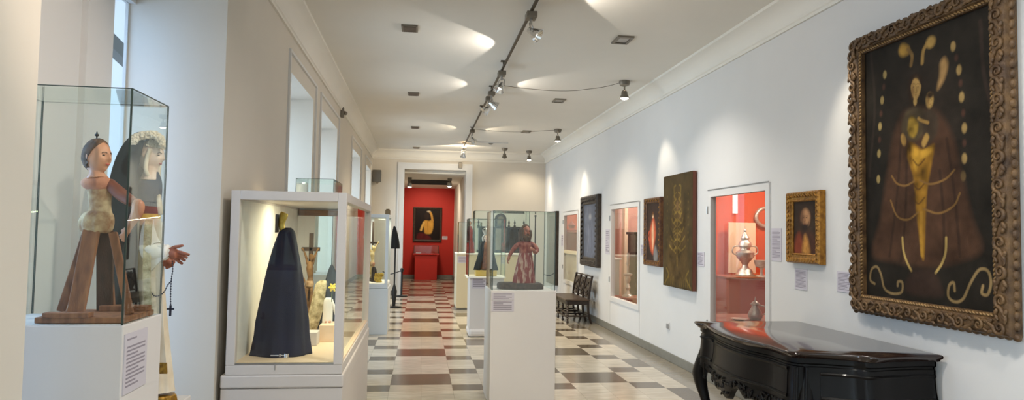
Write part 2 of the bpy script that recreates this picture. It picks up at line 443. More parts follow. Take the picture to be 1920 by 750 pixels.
# ================================================================== THE ROOM
def make_floor():
    TX, TY, X0, Y0 = .33, .2907, -.29, 7.35
    xs = [-.29+TX*i for i in range(-7, 10)] + [2.93, 3.34]
    xs = [x for x in xs if x <= 2.94] + [3.34]
    xs = sorted(set(round(x, 4) for x in xs)); xs[0] = -2.3
    ys = [Y0+TY*j for j in range(-39, 62)]
    V = []; F = []; col = []; rng = random.Random(3)
    light, dark, grey = np.array(lin((186, 176, 158))), np.array(lin((94, 82, 66))), np.array(lin((132, 124, 110)))
    for j in range(len(ys)-1):
        r = (j-39) % 6
        for i in range(len(xs)-1):
            xc = (xs[i]+xs[i+1])/2; q = math.floor((xc-X0)/TX+1e-6)
            b = q % 3; band = (q//3) % 2
            if xc > 2.93: c = grey
            elif xc < -1.6: c = grey
            elif b == 2: c = dark if r % 3 == 0 else light
            else:
                pr = (1, 2) if band == 0 else (4, 5)
                c = dark if r in pr else light
            c = c*(1+rng.uniform(-.09, .09))
            k = len(V); V += [(xs[i], ys[j], 0), (xs[i+1], ys[j], 0), (xs[i+1], ys[j+1], 0), (xs[i], ys[j+1], 0)]
            F.append((k, k+1, k+2, k+3)); col += [(*c, 1)]*4
    me = bpy.data.meshes.new('floor'); me.from_pydata(V, [], F)
    a = me.color_attributes.new('paint', 'FLOAT_COLOR', 'CORNER'); a.data.foreach_set('color', np.array(col, np.float32).ravel())
    m = mat('terrazzo_tiles', (200, 190, 170), .16, bump=.03, bscale=7)
    n = m.node_tree.nodes; l = m.node_tree.links; b = n['Principled BSDF']
    vc = n.new('ShaderNodeVertexColor'); vc.layer_name = 'paint'
    no = n.new('ShaderNodeTexNoise'); no.inputs['Scale'].default_value = 5; no.inputs['Detail'].default_value = 8
    mp = n.new('ShaderNodeMapping'); mp.inputs['Scale'].default_value = (1, 5, 1); l.new(n['Texture Coordinate'].outputs['Object'], mp.inputs[0]); l.new(mp.outputs[0], no.inputs['Vector'])
    rp = n.new('ShaderNodeValToRGB'); l.new(no.outputs['Fac'], rp.inputs[0])
    rp.color_ramp.elements[0].position = .3; rp.color_ramp.elements[1].position = .7
    rp.color_ramp.elements[0].color = (.78, .78, .78, 1); rp.color_ramp.elements[1].color = (1.08, 1.08, 1.08, 1)
    mu = n.new('ShaderNodeMix'); mu.data_type = 'RGBA'; mu.blend_type = 'MULTIPLY'; mu.inputs[0].default_value = 1
    l.new(vc.outputs[0], mu.inputs[6]); l.new(rp.outputs[0], mu.inputs[7])
    # joints
    ge = n.new('ShaderNodeNewGeometry'); sp = n.new('ShaderNodeSeparateXYZ'); l.new(ge.outputs['Position'], sp.inputs[0])
    js = []
    for ax, o_, t_ in (('X', X0, TX), ('Y', Y0, TY)):
        s1 = n.new('ShaderNodeMath'); s1.operation = 'SUBTRACT'; s1.inputs[1].default_value = o_; l.new(sp.outputs[ax], s1.inputs[0])
        s2 = n.new('ShaderNodeMath'); s2.operation = 'PINGPONG'; s2.inputs[1].default_value = t_/2; l.new(s1.outputs[0], s2.inputs[0])
        s3 = n.new('ShaderNodeMath'); s3.operation = 'LESS_THAN'; s3.inputs[1].default_value = .0022; l.new(s2.outputs[0], s3.inputs[0]); js.append(s3)
    mx = n.new('ShaderNodeMath'); mx.operation = 'MAXIMUM'; l.new(js[0].outputs[0], mx.inputs[0]); l.new(js[1].outputs[0], mx.inputs[1])
    m2 = n.new('ShaderNodeMix'); m2.data_type = 'RGBA'; m2.inputs[7].default_value = (*lin((126, 116, 102)), 1)
    mj = n.new('ShaderNodeMath'); mj.operation = 'MULTIPLY'; mj.inputs[1].default_value = .55; l.new(mx.outputs[0], mj.inputs[0])
    l.new(mj.outputs[0], m2.inputs[0]); l.new(mu.outputs[2], m2.inputs[6]); l.new(m2.outputs[2], b.inputs['Base Color'])
    rr = n.new('ShaderNodeMapRange'); rr.inputs['To Min'].default_value = .10; rr.inputs['To Max'].default_value = .24; l.new(no.outputs['Fac'], rr.inputs[0]); l.new(rr.outputs[0], b.inputs['Roughness'])
    me.materials.append(m)
    o = bpy.data.objects.new('floor', me); C.objects.link(o); WO['floor'] = Vector((0, 0, 0)); struct(o)
make_floor()

struct(MB().box(XN-.3, XR+.3, YB-.1, YF+.3, ZC, ZC+.1).build('ceiling', M['ceil']))
# left wall with its window niches
w = MB(); y = YB-.1
NZ = 3.2
for (a, b) in NICHES:
    w.box(XN-.03, XL, y, a, 0, ZC)
    w.box(XN-.03, XL, a, b, NZ, ZC)
    y = b
w.box(XN-.03, XL, y, YF+.3, 0, ZC)
struct(w.build('wall_left', M['wallw']))
# raised casings round the niches
w = MB()
for (a, b) in NICHES[2:]:
    w.box(XL, XL+.022, a-.16, a-.13, 0, NZ+.17); w.box(XL, XL+.022, b+.13, b+.16, 0, NZ+.17); w.box(XL, XL+.022, a-.16, b+.16, NZ+.17, NZ+.2)
struct(w.build('trim_1', M['trim']))
# windows in the niches
for i, (a, b) in enumerate(NICHES):
    win = MB()
    def bar(y0, y1, z0, z1, d=.06): win.box(XN-.03, XN-.03+d, y0, y1, z0, z1)
    bar(a, b, 0, .12); bar(a, b, NZ-.1, NZ); bar(a, a+.07, .12, NZ-.1); bar(b-.012 if i == 1 else b-.05, b, .12, NZ-.1, .02 if i == 1 else .06)
    if i == 1:
        bar(3.26, 3.36, .12, NZ-.1, .09); bar(4.08, 4.40, .12, NZ-.1, .07)
    else:
        bar((a+b)/2-.05, (a+b)/2+.05, .12, NZ-.1)
    wo = struct(win.build('window_%d' % (i+1), M['trim']))
    if i == 1:
        sh = MB().box(XN-.02, XN+.03, 3.36, 4.03, .12, NZ-.1).box(XN-.02, XN+.005, 4.03, 4.08, .12, NZ-.1)
        for z0, z1 in ((.3, 1.05), (1.2, 2.28)):
            for (y0, y1, q0, q1) in ((3.40, 3.42, z0, z1), (3.62, 3.64, z0, z1), (3.42, 3.62, z0, z0+.02), (3.42, 3.62, z1-.02, z1)):
                sh.box(XN+.03, XN+.045, y0, y1, q0, q1)
        sh.build('shutter', M['trim'], wo, bevel=.004)
        MB().box(XN-.012, XN-.006, a+.07, 3.26, .12, NZ-.1).build('pane', M['wglass'], wo)
        MB().box(XN-.012, XN-.006, 4.40, b-.012, .12, NZ-.1).build('pane', M['wglass'], wo)
    else:
        MB().box(XN-.012, XN-.006, a+.07, (a+b)/2-.05, .12, NZ-.1).build('pane', M['wglass'], wo)
        MB().box(XN-.012, XN-.006, (a+b)/2+.05, b-.05, .12, NZ-.1).build('pane', M['wglass'], wo)
# dark rail outside the first window
q0, q1 = onx(160, 36, -2.3), onx(290, 160, -2.3)
rl = MB().plank(q0, q1, .11, .08, (0, 0, 1)).plank((q0.x, q0.y, 0), q0, .06, .06, (1, 0, 0)).plank((q1.x, q1.y, 0), q1, .06, .06, (1, 0, 0))
tag(rl.build('balcony_rail', M['blk']), 'dark metal beam outside, seen through the tall window strip beside the blue-lit recess', 'rail')

# right wall with three glazed openings
OPEN = [(6.30, 7.58, .36, 2.11), (10.27, 11.76, .585, 2.10), (14.42, 15.78, .61, 2.09)]
w = MB(); y = YB-.1
WT = .05
for (a, b, z0, z1) in OPEN:
    w.box(XR, XR+WT, y, a, 0, ZC); w.box(XR, XR+WT, a, b, 0, z0); w.box(XR, XR+WT, a, b, z1, ZC); y = b
w.box(XR, XR+WT, y, YF+.3, 0, ZC)
struct(w.build('wall_right', M['wall']))
for i, (a, b, z0, z1) in enumerate(OPEN):
    f = MB(); fw = .07
    for (y0, y1, q0, q1) in ((a-fw, a+.004, z0-fw, z1+fw), (b-.004, b+fw, z0-fw, z1+fw), (a+.004, b-.004, z1-.004, z1+fw), (a+.004, b-.004, z0-fw, z0+.004)): f.box(XR-.016, XR+.05, y0, y1, q0, q1)
    f.box(XR-.004, XR+.002, a-fw-.012, a-fw, .10, z1+fw); f.box(XR-.004, XR+.002, b+fw, b+fw+.012, .10, z1+fw)
    o = struct(f.build('door_%d' % (i+1), M['trim']))
    MB().box(XR+.02, XR+.028, a, b, z0, z1).build('pane', M['vglass'], o)
    e = MB()
    e.box(XR-.02, XR-.016, a-fw, b+fw, z1+fw, z1+fw+.012)
    for z in (z0+.25, z1-.2):
        e.tube([(XR-.022, b+fw+.002, z), (XR-.022, b+fw+.002, z+.09)], .012, 8)
    e.build('hinge', M['alu'], o)
    if i == 2:
        MB().box(XR+.03, XR+.05, a, b, .61, 1.22).box(XR-.01, XR+.06, a, b, 1.22, 1.29).build('lower_panel', M['pedc'], o)

# far wall with the doorway, passage and the red end wall
DX0, DX1, DZ = -.46, 1.16, 3.30
w = MB().box(XL, DX0, YF, YF+.3, 0, ZC).box(DX1, XR, YF, YF+.3, 0, ZC).box(DX0, DX1, YF, YF+.3, DZ, ZC)
struct(w.build('wall_far', M['wallw']))
w = MB()
for (x0, x1, z0, z1) in ((DX0-.15, DX0, 0, DZ+.15), (DX1, DX1+.15, 0, DZ+.15), (DX0, DX1, DZ, DZ+.15)): w.box(x0, x1, YF-.03, YF, z0, z1)
for (x0, x1, z0, z1) in ((DX0-.17, DX0-.14, 0, DZ+.17), (DX1+.14, DX1+.17, 0, DZ+.17), (DX0-.14, DX1+.14, DZ+.14, DZ+.17)): w.box(x0, x1, YF-.045, YF, z0, z1)
struct(w.build('trim_2', M['trim']))
YE = 25.0
struct(MB().box(-1.3, 1.3, YE, YE+.1, 0, 3.3).build('wall_passage_end', M['red']))
struct(MB().box(-.95, -.85, YF+.3, YE, 0, 3.3).box(1.17, 1.27, YF+.3, YE, 0, 3.3).build('wall_passage_sides', M['wallw']))
struct(MB().box(-1.0, 1.3, YF+.3, YE+.1, 3.22, 3.3).build('ceiling_passage', M['ceil']))
struct(MB().box(-.95, 1.2, YE-.03, YE, 0, .13).box(1.14, 1.17, YF+.3, YE, 0, .13).build('baseboard_passage', M['base']))
lamp('AREA', 'passage_downlight', (.2, 21.5, 3.18), 50, (1, .9, .75), aim=(0, .35, -1), size=.5)
lamp('SPOT', 'passage_spot', (.2, 23.2, 3.1), 90, (1, .86, .68), aim=(0, 1, -.75), size=.05, spot=95, blend=.8)
# wall behind the camera
struct(MB().box(XL, XR, YB-.1, YB, 0, ZC).build('wall_back', M['wall']))

# cornices (cove and lip), skirting
def cornice(name, pts2, n_in):
    prof = [(0, 3.55), (.022, 3.55), (.022, 3.575), (.034, 3.585), (.034, 3.605), (.022, 3.612), (.03, 3.66), (.06, 3.71), (.12, 3.755), (.17, 3.77), (.17, 3.8), (0, 3.8)]
    mb = MB(); rings = []
    for p in pts2: rings.append([Vector((p[0]+n_in[0]*d, p[1]+n_in[1]*d, z)) for d, z in prof])
    mb.loft(rings); return struct(mb.build(name, M['ceil'], smooth=30))
cornice('trim_3', [(XL, YB), (XL, YF)], (1, 0))
cornice('trim_4', [(XR, YB), (XR, YF)], (-1, 0))
cornice('trim_5', [(XL, YF), (XR, YF)], (0, -1))
struct(MB().box(XR-.018, XR, YB, YF, 0, .115).build('baseboard_right', M['base'], bevel=.006))
struct(MB().box(DX1+.15, XR, YF-.018, YF, 0, .115).box(XL, DX0-.15, YF-.018, YF, 0, .115).build('baseboard_far', M['base']))
w = MB(); y = YB
for (a, b) in NICHES: w.box(XL, XL+.018, y, a-.16 if a > 3 else a, 0, .115); y = b+.16 if a > 3 else b
w.box(XL, XL+.018, y, YF, 0, .115)
struct(w.build('baseboard_left', M['base']))

# the red rooms beyond the right wall
RX1 = 8.2
struct(MB().box(XR+WT, RX1, 4.0, 18.4, -.05, 0).build('floor_red_room', mat('red_room_tiles', (150, 112, 96), .2, rgb2=(110, 74, 62), vscale=2, stretch=(.6, 3, 1))))
struct(MB().box(XR+WT, RX1, 4.0, 18.4, 3.2, 3.3).build('ceiling_red_room', M['ceil']))
struct(MB().box(5.3, RX1, 14.0, 14.1, 0, 3.2).box(RX1, RX1+.1, 4.0, 14.1, 0, 3.2).box(XR+WT, RX1, 3.9, 4.0, 0, 3.2).build('wall_red_room', M['orange']))
struct(MB().box(XR+WT, 5.3, 14.0, 14.1, 0, 3.2).build('wall_red_room_pink', M['pinkwall']))
struct(MB().box(XR+WT, RX1, 18.3, 18.4, 0, 3.2).box(7.0, 7.1, 14.1, 18.3, 0, 3.2).build('wall_red_room_far', M['orange']))
lamp('AREA', 'red_room_downlight', (5.6, 9.2, 3.15), 62, (1, .9, .78), aim=(0, .1, -1), size=.5)
lamp('AREA', 'red_room_downlight', (6.9, 12.2, 3.15), 60, (1, .86, .66), aim=(.1, .3, -1), size=.4)
lamp('AREA', 'red_room_downlight', (4.5, 12.6, 3.15), 60, (1, .92, .84), aim=(0, .2, -1), size=.4)
lamp('AREA', 'red_room_downlight', (4.6, 16.4, 3.15), 60, (1, .88, .76), aim=(0, .2, -1), size=.4)

# ================================================================== CEILING FITTINGS
vents = [((x0+x1)/2, y, ZC) for x0, x1, y in ((-.24, -.08, 7.3), (-.24, -.08, 10.8), (-.24, -.08, 14.3), (-.24, -.08, 17.75))]
VL = ['nearest square ceiling vent on the left, ahead of the long lighting track', 'second square ceiling vent from the camera in the left row', 'third square ceiling vent from the camera in the left row', 'farthest square ceiling vent of the left row, close to the end wall']
v = thing('ceiling_vent', VL[0], 'vent', vents[0], 'ceiling vents of the left row')
MB().box(-.25, -.08, 7.19, 7.41, ZC-.018, ZC).build('vent_frame', M['lampgrey'], v)
g = MB()
for k in range(6): g.box(-.23, -.10, 7.21+k*.032, 7.23+k*.032, ZC-.024, ZC-.016)
g.build('grille', M['vent'], v)
for p, lb in zip(vents[1:], VL[1:]): dup(v, p, lb)
RL = ['nearest square recessed light in the ceiling on the right', 'recessed light between the first and second hanging lamps on the right', 'small recessed light beside the second hanging lamp, far right']
v = thing('recessed_light', RL[0], 'light', (2.15, 7.3, ZC), 'recessed ceiling lights of the right row')
f = MB()
for (x0, x1, y0, y1) in ((2.06, 2.24, 7.16, 7.2), (2.06, 2.24, 7.4, 7.44), (2.06, 2.09, 7.2, 7.4), (2.21, 2.24, 7.2, 7.4)): f.box(x0, x1, y0, y1, ZC-.02, ZC)
f.build('light_frame', M['lampgrey'], v)
MB().box(2.09, 2.21, 7.2, 7.4, ZC-.012, ZC-.002).build('diffuser', M['alu'], v)
for p, lb in zip([(2.15, 10.85, ZC), (2.15, 14.35, ZC)], RL[1:]): dup(v, p, lb)
tag(MB().lathe((1.6, 16.3, ZC), [(.055, 0), (.06, -.02), (.035, -.05), (.001, -.055)], 20).build('smoke_detector', M['lampgrey'], smooth=40), 'small round grey detector on the ceiling right of the end of the track', 'detector')

# long lighting track with its heads
tr = thing('lighting_track', 'long dark bronze track running down the middle of the ceiling', 'track', (.98, 10, ZC))
MB().box(.968, .996, -2.0, 16.7, ZC-.075, ZC-.05).build('rail', M['track'], tr, bevel=.004)
for yy in (2.5, 5.5, 8.5, 10.0, 11.6, 14.0, 16.5):
    MB().tube([(.982, yy, ZC-.05), (.982, yy, ZC)], .016, 10).box(.94, 1.024, yy-.025, yy+.025, ZC-.012, ZC).build('hanger', M['track'], tr)
def spot_head(y, aim, label, x=.982):
    t = thing('track_spotlight', label, 'spotlight', (x, y, ZC-.075), 'chrome spotlights on the track')
    MB().box(x-.05, x+.05, y-.07, y+.07, ZC-.135, ZC-.076).build('adapter_box', M['lampgrey'], t, bevel=.008)
    d = Vector(aim).normalized(); c = Vector((x, y, ZC-.25))+d*.02
    s = MB(); s.tube([(x, y, ZC-.135), (x, y, ZC-.19)], .014, 10)
    q = d.cross(Vector((0, 0, 1))).normalized()
    for sg in (-1, 1): s.tube(catmull([Vector((x, y, ZC-.18)), Vector((x, y, ZC-.19))+q*sg*.05, c+q*sg*.062], 5), .006, 6)
    s.build('yoke', M['alu'], t, smooth=40)
    rot = d.to_track_quat('Z', 'Y').to_matrix().to_4x4(); T = Matrix.Translation(c) @ rot
    mb = MB(); prof = [(.02, -.055), (.026, -.05), (.03, -.02), (.048, .01), (.07, .06), (.074, .075), (.068, .075), (.05, .03), (.02, .0), (.002, -.002)]
    mb.loft([[T @ Vector((r*math.cos(2*PI*k/20), r*math.sin(2*PI*k/20), z)) for k in range(20)] for r, z in prof], cap=False)
    mb.build('reflector', M['chrome'], t, smooth=50)
    MB().ball(c+d*.035, .017).build('bulb', M['bulb'], t, smooth=180)
    return t
for y, aim, lb in [(6.35, (.75, -.35, -.6), 'nearest chrome spotlight of the track, cut by the top of the picture'),
                   (8.75, (-.4, -.3, -.8), 'second chrome spotlight along the track from the camera'),
                   (10.05, (.8, .1, -.45), 'chrome spotlight of the close pair on the track, tilted to the right wall'),
                   (10.45, (-.7, -.1, -.6), 'chrome spotlight of the close pair on the track, tilted to the left wall'),
                   (13.9, (.5, -.2, -.8), 'small spotlight on the far third of the track, above the short stretch'),
                   (16.6, (-.2, .5, -.8), 'last spotlight hanging at the far end of the track')]:
    spot_head(y, aim, lb)
def wall_lamp(x, y, label, lit=True):
    t = thing('hanging_spotlight', label, 'lamp', (x, y, ZC), 'canopy lamps along the right side of the ceiling')
    MB().lathe((x, y, ZC), [(.0005, 0), (.075, 0), (.078, -.012), (.066, -.06), (.03, -.075), (.0005, -.076)], 24).build('canopy', M['lampgrey'], t, smooth=40)
    s = MB().tube([(x, y, ZC-.07), (x, y, ZC-.13)], .012, 10)
    for sg in (-1, 1): s.tube([(x, y, ZC-.12), (x+sg*.035, y, ZC-.15), (x+sg*.04, y, ZC-.20)], .007, 8)
    s.build('yoke', M['lampgrey'], t, smooth=40)
    sh = MB().lathe((x, y, ZC-.17), [(.02, .03), (.03, .025), (.036, 0), (.055, -.04), (.07, -.075), (.066, -.075), (.05, -.04), (.03, 0)], 24, cap=False)
    sh.build('shade', M['lampgrey'], t, smooth=50)
    MB().ball((x, y, ZC-.225), (.058, .058, .042)).build('bulb', M['bulb'] if lit else M['lampgrey'], t, smooth=180)
    return t
wall_lamp(2.77, 9.3, 'lit spotlight hanging on the right, nearest and largest of the bright ones')
wall_lamp(2.74, 13.9, 'lit spotlight hanging on the right, middle one of the three bright ones')
wall_lamp(2.74, 17.7, 'lit spotlight hanging on the right, farthest and smallest of the bright ones')
wall_lamp(2.05, 17.3, 'unlit spotlight left of the farthest bright hanging lamp', False)
for (y, xe, sag, lb) in [(9.75, 2.72, .09, 'thin sagging cable from the track to the nearest hanging lamp'), (14.1, 2.69, .05, 'thin cable from the track to the middle hanging lamp')]:
    P = [(.99, y, ZC-.03), (1.5, y-.05, ZC-.03-sag*.6), (2.0, y-.2, ZC-.03-sag), (2.45, y-.35, ZC-.03-sag*.6), (xe, y-.42 if y < 12 else y-.2, ZC-.02)]
    tag(MB().tube(catmull(P, 8), .004, 6).build('ceiling_cable', M['lampgrey'], smooth=60), lb, 'cable')
tag(MB().box(1.0, 2.0, 16.2, 16.23, ZC-.03, ZC).build('cable_duct', M['trim']), 'short white cable duct crossing the ceiling at the end of the track', 'duct')

# small wall fittings
p = onx(639, 211, XL)
tag(MB().box(XL, XL+.05, p.y-.05, p.y+.05, p.z-.08, p.z+.08).tube([(XL+.05, p.y, p.z), (XL+.09, p.y-.02, p.z-.02)], .03, 12).build('motion_sensor', M['lampgrey'], bevel=.008), 'small grey sensor high on the left wall under the cornice', 'sensor')
p = at(863, 309, YF)
tag(MB().box(p.x-.05, p.x+.05, YF-.07, YF, p.z-.1, p.z+.06).build('alarm_sensor', M['lampgrey'], bevel=.012), 'small grey box sensor on the end wall above the doorway', 'sensor')
p = at(707, 331, YF-.2)
t = thing('wall_speaker', 'dark speaker on a bracket at the left end of the far wall', 'speaker', (p.x, YF, p.z-.2))
MB().tube(catmull([(p.x+.02, YF, p.z-.12), (p.x, YF-.1, p.z-.16), (p.x, YF-.2, p.z-.05)], 5), .02, 8).build('bracket', M['lampgrey'], t, smooth=50)
b_ = MB(); b_.loft([[Vector((p.x+sx*w_, YF-.12-d, p.z+zz)) for sx, zz in ((-1, -.15), (1, -.15), (1, .17), (-1, .17))] for d, w_ in ((0, .07), (.18, .12))]); b_.build('housing', mat('speaker_grey', (92, 84, 72), .6), t, bevel=.02)

# ================================================================== SHOWCASE BUILDERS
def label_part(parent, f, w, h, lines, name='label_plate', title=False):
    """f(u, v, d): u across, v up, d out of the surface"""
    mb = MB()
    def slab(u0, u1, v0, v1, d0, d1, mi):
        mb.mi = mi
        p = [mb.bm.verts.new(f(u, v, d)) for d in (d0, d1) for v in (v0, v1) for u in (u0, u1)]
        for q in ((0, 2, 3, 1), (4, 5, 7, 6), (0, 1, 5, 4), (1, 3, 7, 5), (3, 2, 6, 7), (2, 0, 4, 6)): mb.face([p[i] for i in q])
    slab(0, w, 0, h, 0, .004, 0)
    rng = random.Random(int(w*1e4+h*1e3)); n = lines; dv = h*.84/n
    for i in range(n):
        e = w*.90 if rng.random() > .3 else w*rng.uniform(.5, .85)
        if title and i == 0: e = w*.5
        if title and i == 1: continue
        slab(w*.09, e, h*.92-dv*(i+.55), h*.92-dv*i-dv*.1, .004, .0046, 1)
    return mb.build(name, [M['paper'], M['ink']], parent)

def hood(x0, x1, y0, y1, z0, z1, label, group=None, t=.006, edge=.005, ename='glass_hood'):
    h = thing(ename, label, 'glass hood', ((x0+x1)/2, (y0+y1)/2, z0), group)
    MB().box(x0, x1, y0, y0+t, z0, z1).build('front_pane', M['glass'], h)
    MB().box(x0, x1, y1-t, y1, z0, z1).build('back_pane', M['glass'], h)
    MB().box(x0, x0+t, y0+t, y1-t, z0, z1).build('side_pane', M['glass'], h)
    MB().box(x1-t, x1, y0+t, y1-t, z0, z1).build('side_pane', M['glass'], h)
    MB().box(x0, x1, y0, y1, z1, z1+t).build('top_pane', M['glass'], h)
    e = MB(); q = edge
    for (a, b) in ((x0, y0), (x1-q, y0), (x0, y1-q), (x1-q, y1-q)): e.box(a, a+q, b, b+q, z0, z1+t)
    e.box(x0, x1, y0, y0+q, z1+t, z1+t+.003); e.box(x0, x1, y1-q, y1, z1+t, z1+t+.003)
    e.box(x0, x0+q, y0+q, y1-q, z1+t, z1+t+.003); e.box(x1-q, x1, y0+q, y1-q, z1+t, z1+t+.003)
    e.build('glued_edges', M['edge'], h)
    return h

def facepaint(parent, c, h, yaw, pitch=0, tilt=0, lips=True):
    Mx = head_matrix(c, h, yaw, pitch, tilt)
    for sx in (-1, 1):
        p = face_at(sx*.36, .07); b = MB()
        b.ball((0, 0, 0), 1, Mx @ Matrix.Translation(p+Vector((0, .012, 0))) @ Matrix.Rotation(-sx*.35, 4, 'Z') @ Matrix.Diagonal((.10, .05, .048, 1)), 12, 8)
        b.build('eye', M['eye'], parent, smooth=180)
        MB().tube([Mx @ face_at(sx*x, z, .006) for x, z in ((.17, .20), (.27, .245), (.40, .25), (.54, .19))], .020*h/2, 6).build('brow', M['brow'], parent, smooth=180)
    if lips:
        MB().ball((0, 0, 0), 1, Mx @ Matrix.Translation(face_at(0, -.42)-Vector((0, .03, 0))) @ Matrix.Diagonal((.13, .055, .055, 1)), 12, 8).build('lips', M['lip'], parent, smooth=180)
def hair_cap(mb, Mx, front=.46, curl=.03, n=14, k=1.07):
    g = bmesh.ops.create_uvsphere(mb.bm, u_segments=44, v_segments=26, radius=1)
    for v in g['verts']:
        x, y, z = v.co; q = k+curl*math.sin(n*math.atan2(x, y)+6*z)
        p = head_point(x, min(y, 0), z) if y < 0 else Vector((x*.62*(1-.30*max(0, -z)**1.8), y*.76, z))
        zz = p.z*q if z > 0 else max(z, -.62)
        Y = p.y*q
        if y > 0: Y = min(Y, front-.62*max(0, .66-z))
        v.co = Mx @ Vector((p.x*q, Y-.015, zz))

def hand_px(mb, palm, fingers, r, Y):
    """palm: px polyline wrist->palm end; fingers: px polylines"""
    px_tube(mb, palm[0], palm[1], Y, 10, 4)
    for f in fingers: px_tube(mb, f[0], [r*1.05, r, r*.9, r*.7][:len(f[0])], Y, 8, 4, dys=f[1])

# ================================================================== LEFT FOREGROUND SHOWCASE
x0, x1, y0, y1, zt = -1.60, -1.085, 2.75, 3.14, 1.285
pd = thing('display_pedestal', 'white pedestal at the left edge under a glass hood with a wooden-legged figure', 'pedestal', ((x0+x1)/2, (y0+y1)/2, 0))
MB().box(x0, x1, y0, y1, 0, zt).build('plinth_body', M['ped'], pd, bevel=.004)
label_part(pd, lambda u, v, d: Vector((x1+d, 2.765+u, 1.025+v)), .215, .225, 13, title=True)
hood(x0+.005, x1-.003, y0+.004, y1-.004, zt+.001, 2.165, 'tall glass hood at the left edge over the carved half-figure', edge=.006)

Y0 = 2.93
fg = thing('carved_figure', 'carved half-figure with brown hair and bare wooden plank legs inside the left glass hood', 'statue', (at(178, 595, Y0).x, Y0, zt+.002))
zb = zt+.002
a = at(80, 600, 2.86); b = at(246, 600, 2.86)
bb = MB().box(a.x, b.x, 2.80, 3.09, zb, zb+.022).box(a.x+.03, a.x+.19, 2.79, 2.84, zb+.022, zb+.04).box(b.x-.18, b.x, 3.0, 3.06, zb+.022, zb+.045)
bb.build('base_board', M['wood'], fg, bevel=.003)
def leg(p0, p1, ya, yb, w, t, m, side=(1, .15, 0)):
    q0 = at(*p0, ya); q1 = at(*p1, yb); q1.z = zb+.023
    MB().plank(q0, q1, w, t, side).build('leg', m, fg, bevel=.003)
leg((172, 432), (141, 597), 2.90, 2.84, .058, .022, M['wood'])
leg((163, 436), (114, 592), 2.95, 3.02, .030, .024, M['wood'])
leg((197, 432), (197, 586), 2.98, 3.04, .060, .022, M['woodd'])
leg((204, 432), (213, 590), 2.99, 3.05, .012, .02, M['wood'])
leg((212, 436), (243, 594), 2.93, 2.90, .030, .024, M['wood'])
t = MB(); robe(t, [(396, 165, 206), (401, 157, 211), (410, 151, 213), (421, 149, 212), (431, 152, 209), (437, 159, 203)], Y0, .8, 9, .06, 64)
t.build('skirt_ruffle', M['linen'], fg, smooth=180)
t = MB(); robe(t, [(346, 166, 205), (352, 163, 208), (362, 164, 209), (375, 166, 208), (388, 167, 208), (400, 164, 210)], Y0, .62, 5, .02)
t.build('torso', M['linen'], fg, smooth=180)
t = MB(); robe(t, [(328, 176, 192), (332, 164, 203), (338, 155, 209), (345, 152, 211), (352, 157, 210), (356, 164, 206)], Y0, .66, 4, .02)
t.build('shoulder_cloth', M['pinkcloth'], fg, smooth=180)
t = MB(); px_tube(t, [(205, 344), (216, 355), (232, 368), (247, 378)], [.022, .025, .025, .021], Y0-.01, 12, dys=[.02, 0, -.01, -.03])
t.build('upper_arm', M['armred'], fg, smooth=180)
hc = at(183, 295, Y0); hh = .140
t = MB(); t.head(hc, hh, -PI/2-.38, .02, 0.0)
px_tube(t, [(180, 308), (181, 322), (182, 334)], [.025, .024, .040], Y0+.0, 14)
hd = t.build('head', M['flesh'], fg, remesh=.0032, smoothit=2)
facepaint(hd, hc, hh, -PI/2-.38, .02)
Mx = head_matrix(hc, hh, -PI/2-.38, .02)
t = MB(); hair_cap(t, Mx, .44)
px_tube(t, [(164, 292), (164, 306), (168, 318)], [.020, .018, .008], Y0+.02, 10)
t.build('hair', M['hair'], fg, smooth=180)
tp = Mx @ Vector((0, -.1, 1.02))
t = MB().tube([tp, tp+Vector((0, 0, .012))], .003, 8).ball(tp+Vector((0, 0, .018)), (.008, .008, .006)).ball(tp+Vector((0, 0, .026)), (.003, .003, .006))
t.build('finial', M['blk'], fg, smooth=60)
t = MB(); px_tube(t, [(251, 380), (259, 384), (258, 396), (250, 412), (242, 427)], [.018, .023, .023, .018, .012], Y0-.05, 12)
px_tube(t, [(243, 424), (237, 434), (231, 441)], [.012, .015, .010], Y0-.05, 10)
for q in ([(236, 436), (229, 440), (223, 441)], [(235, 438), (229, 444), (224, 447)], [(235, 440), (231, 448), (228, 452)], [(237, 441), (235, 449), (233, 454)], [(238, 430), (231, 431), (227, 434)]):
    px_tube(t, q, [.006, .0055, .004], Y0-.055, 8, 3)
t.build('forearm', M['flesh'], fg, remesh=.003, smoothit=2)

# ---- veiled figure behind it
Y1 = 3.9
zp = at(340, 741, Y1+.22).z
a = at(358, 741, Y1+.22).x
tag(MB().box(-1.80, a, Y1-.34, Y1+.22, 0, zp).build('statue_plinth', M['ped'], bevel=.004), 'low white plinth in the window recess carrying the black-veiled figure', 'plinth')
vs = thing('veiled_statue', 'life-size figure in black veil and cream gown holding out a hand with rosary', 'statue', (at(285, 745, Y1).x, Y1, zp))
gown = MB()
robe(gown, [(402, 262, 296), (415, 256, 302), (440, 250, 304), (480, 249, 306), (540, 246, 308), (600, 248, 313), (660, 252, 319), (705, 256, 324), (728, 258, 326), (733, 258, 327)], Y1, .85, 11, .05, 72)
gown.build('gown', M['cream'], vs, smooth=180)
hem = MB(); robe(hem, [(733, 256, 328), (742, 256, 329.5), (752, 256, 331)], Y1, .86, 11, .05, 72, ampgrow=False)
zz = min(v.co.z for v in hem.bm.verts)
for v in hem.bm.verts: v.co.z = max(v.co.z+(zp-zz), zp)
hem.build('gold_hem', M['gold'], vs, smooth=180)
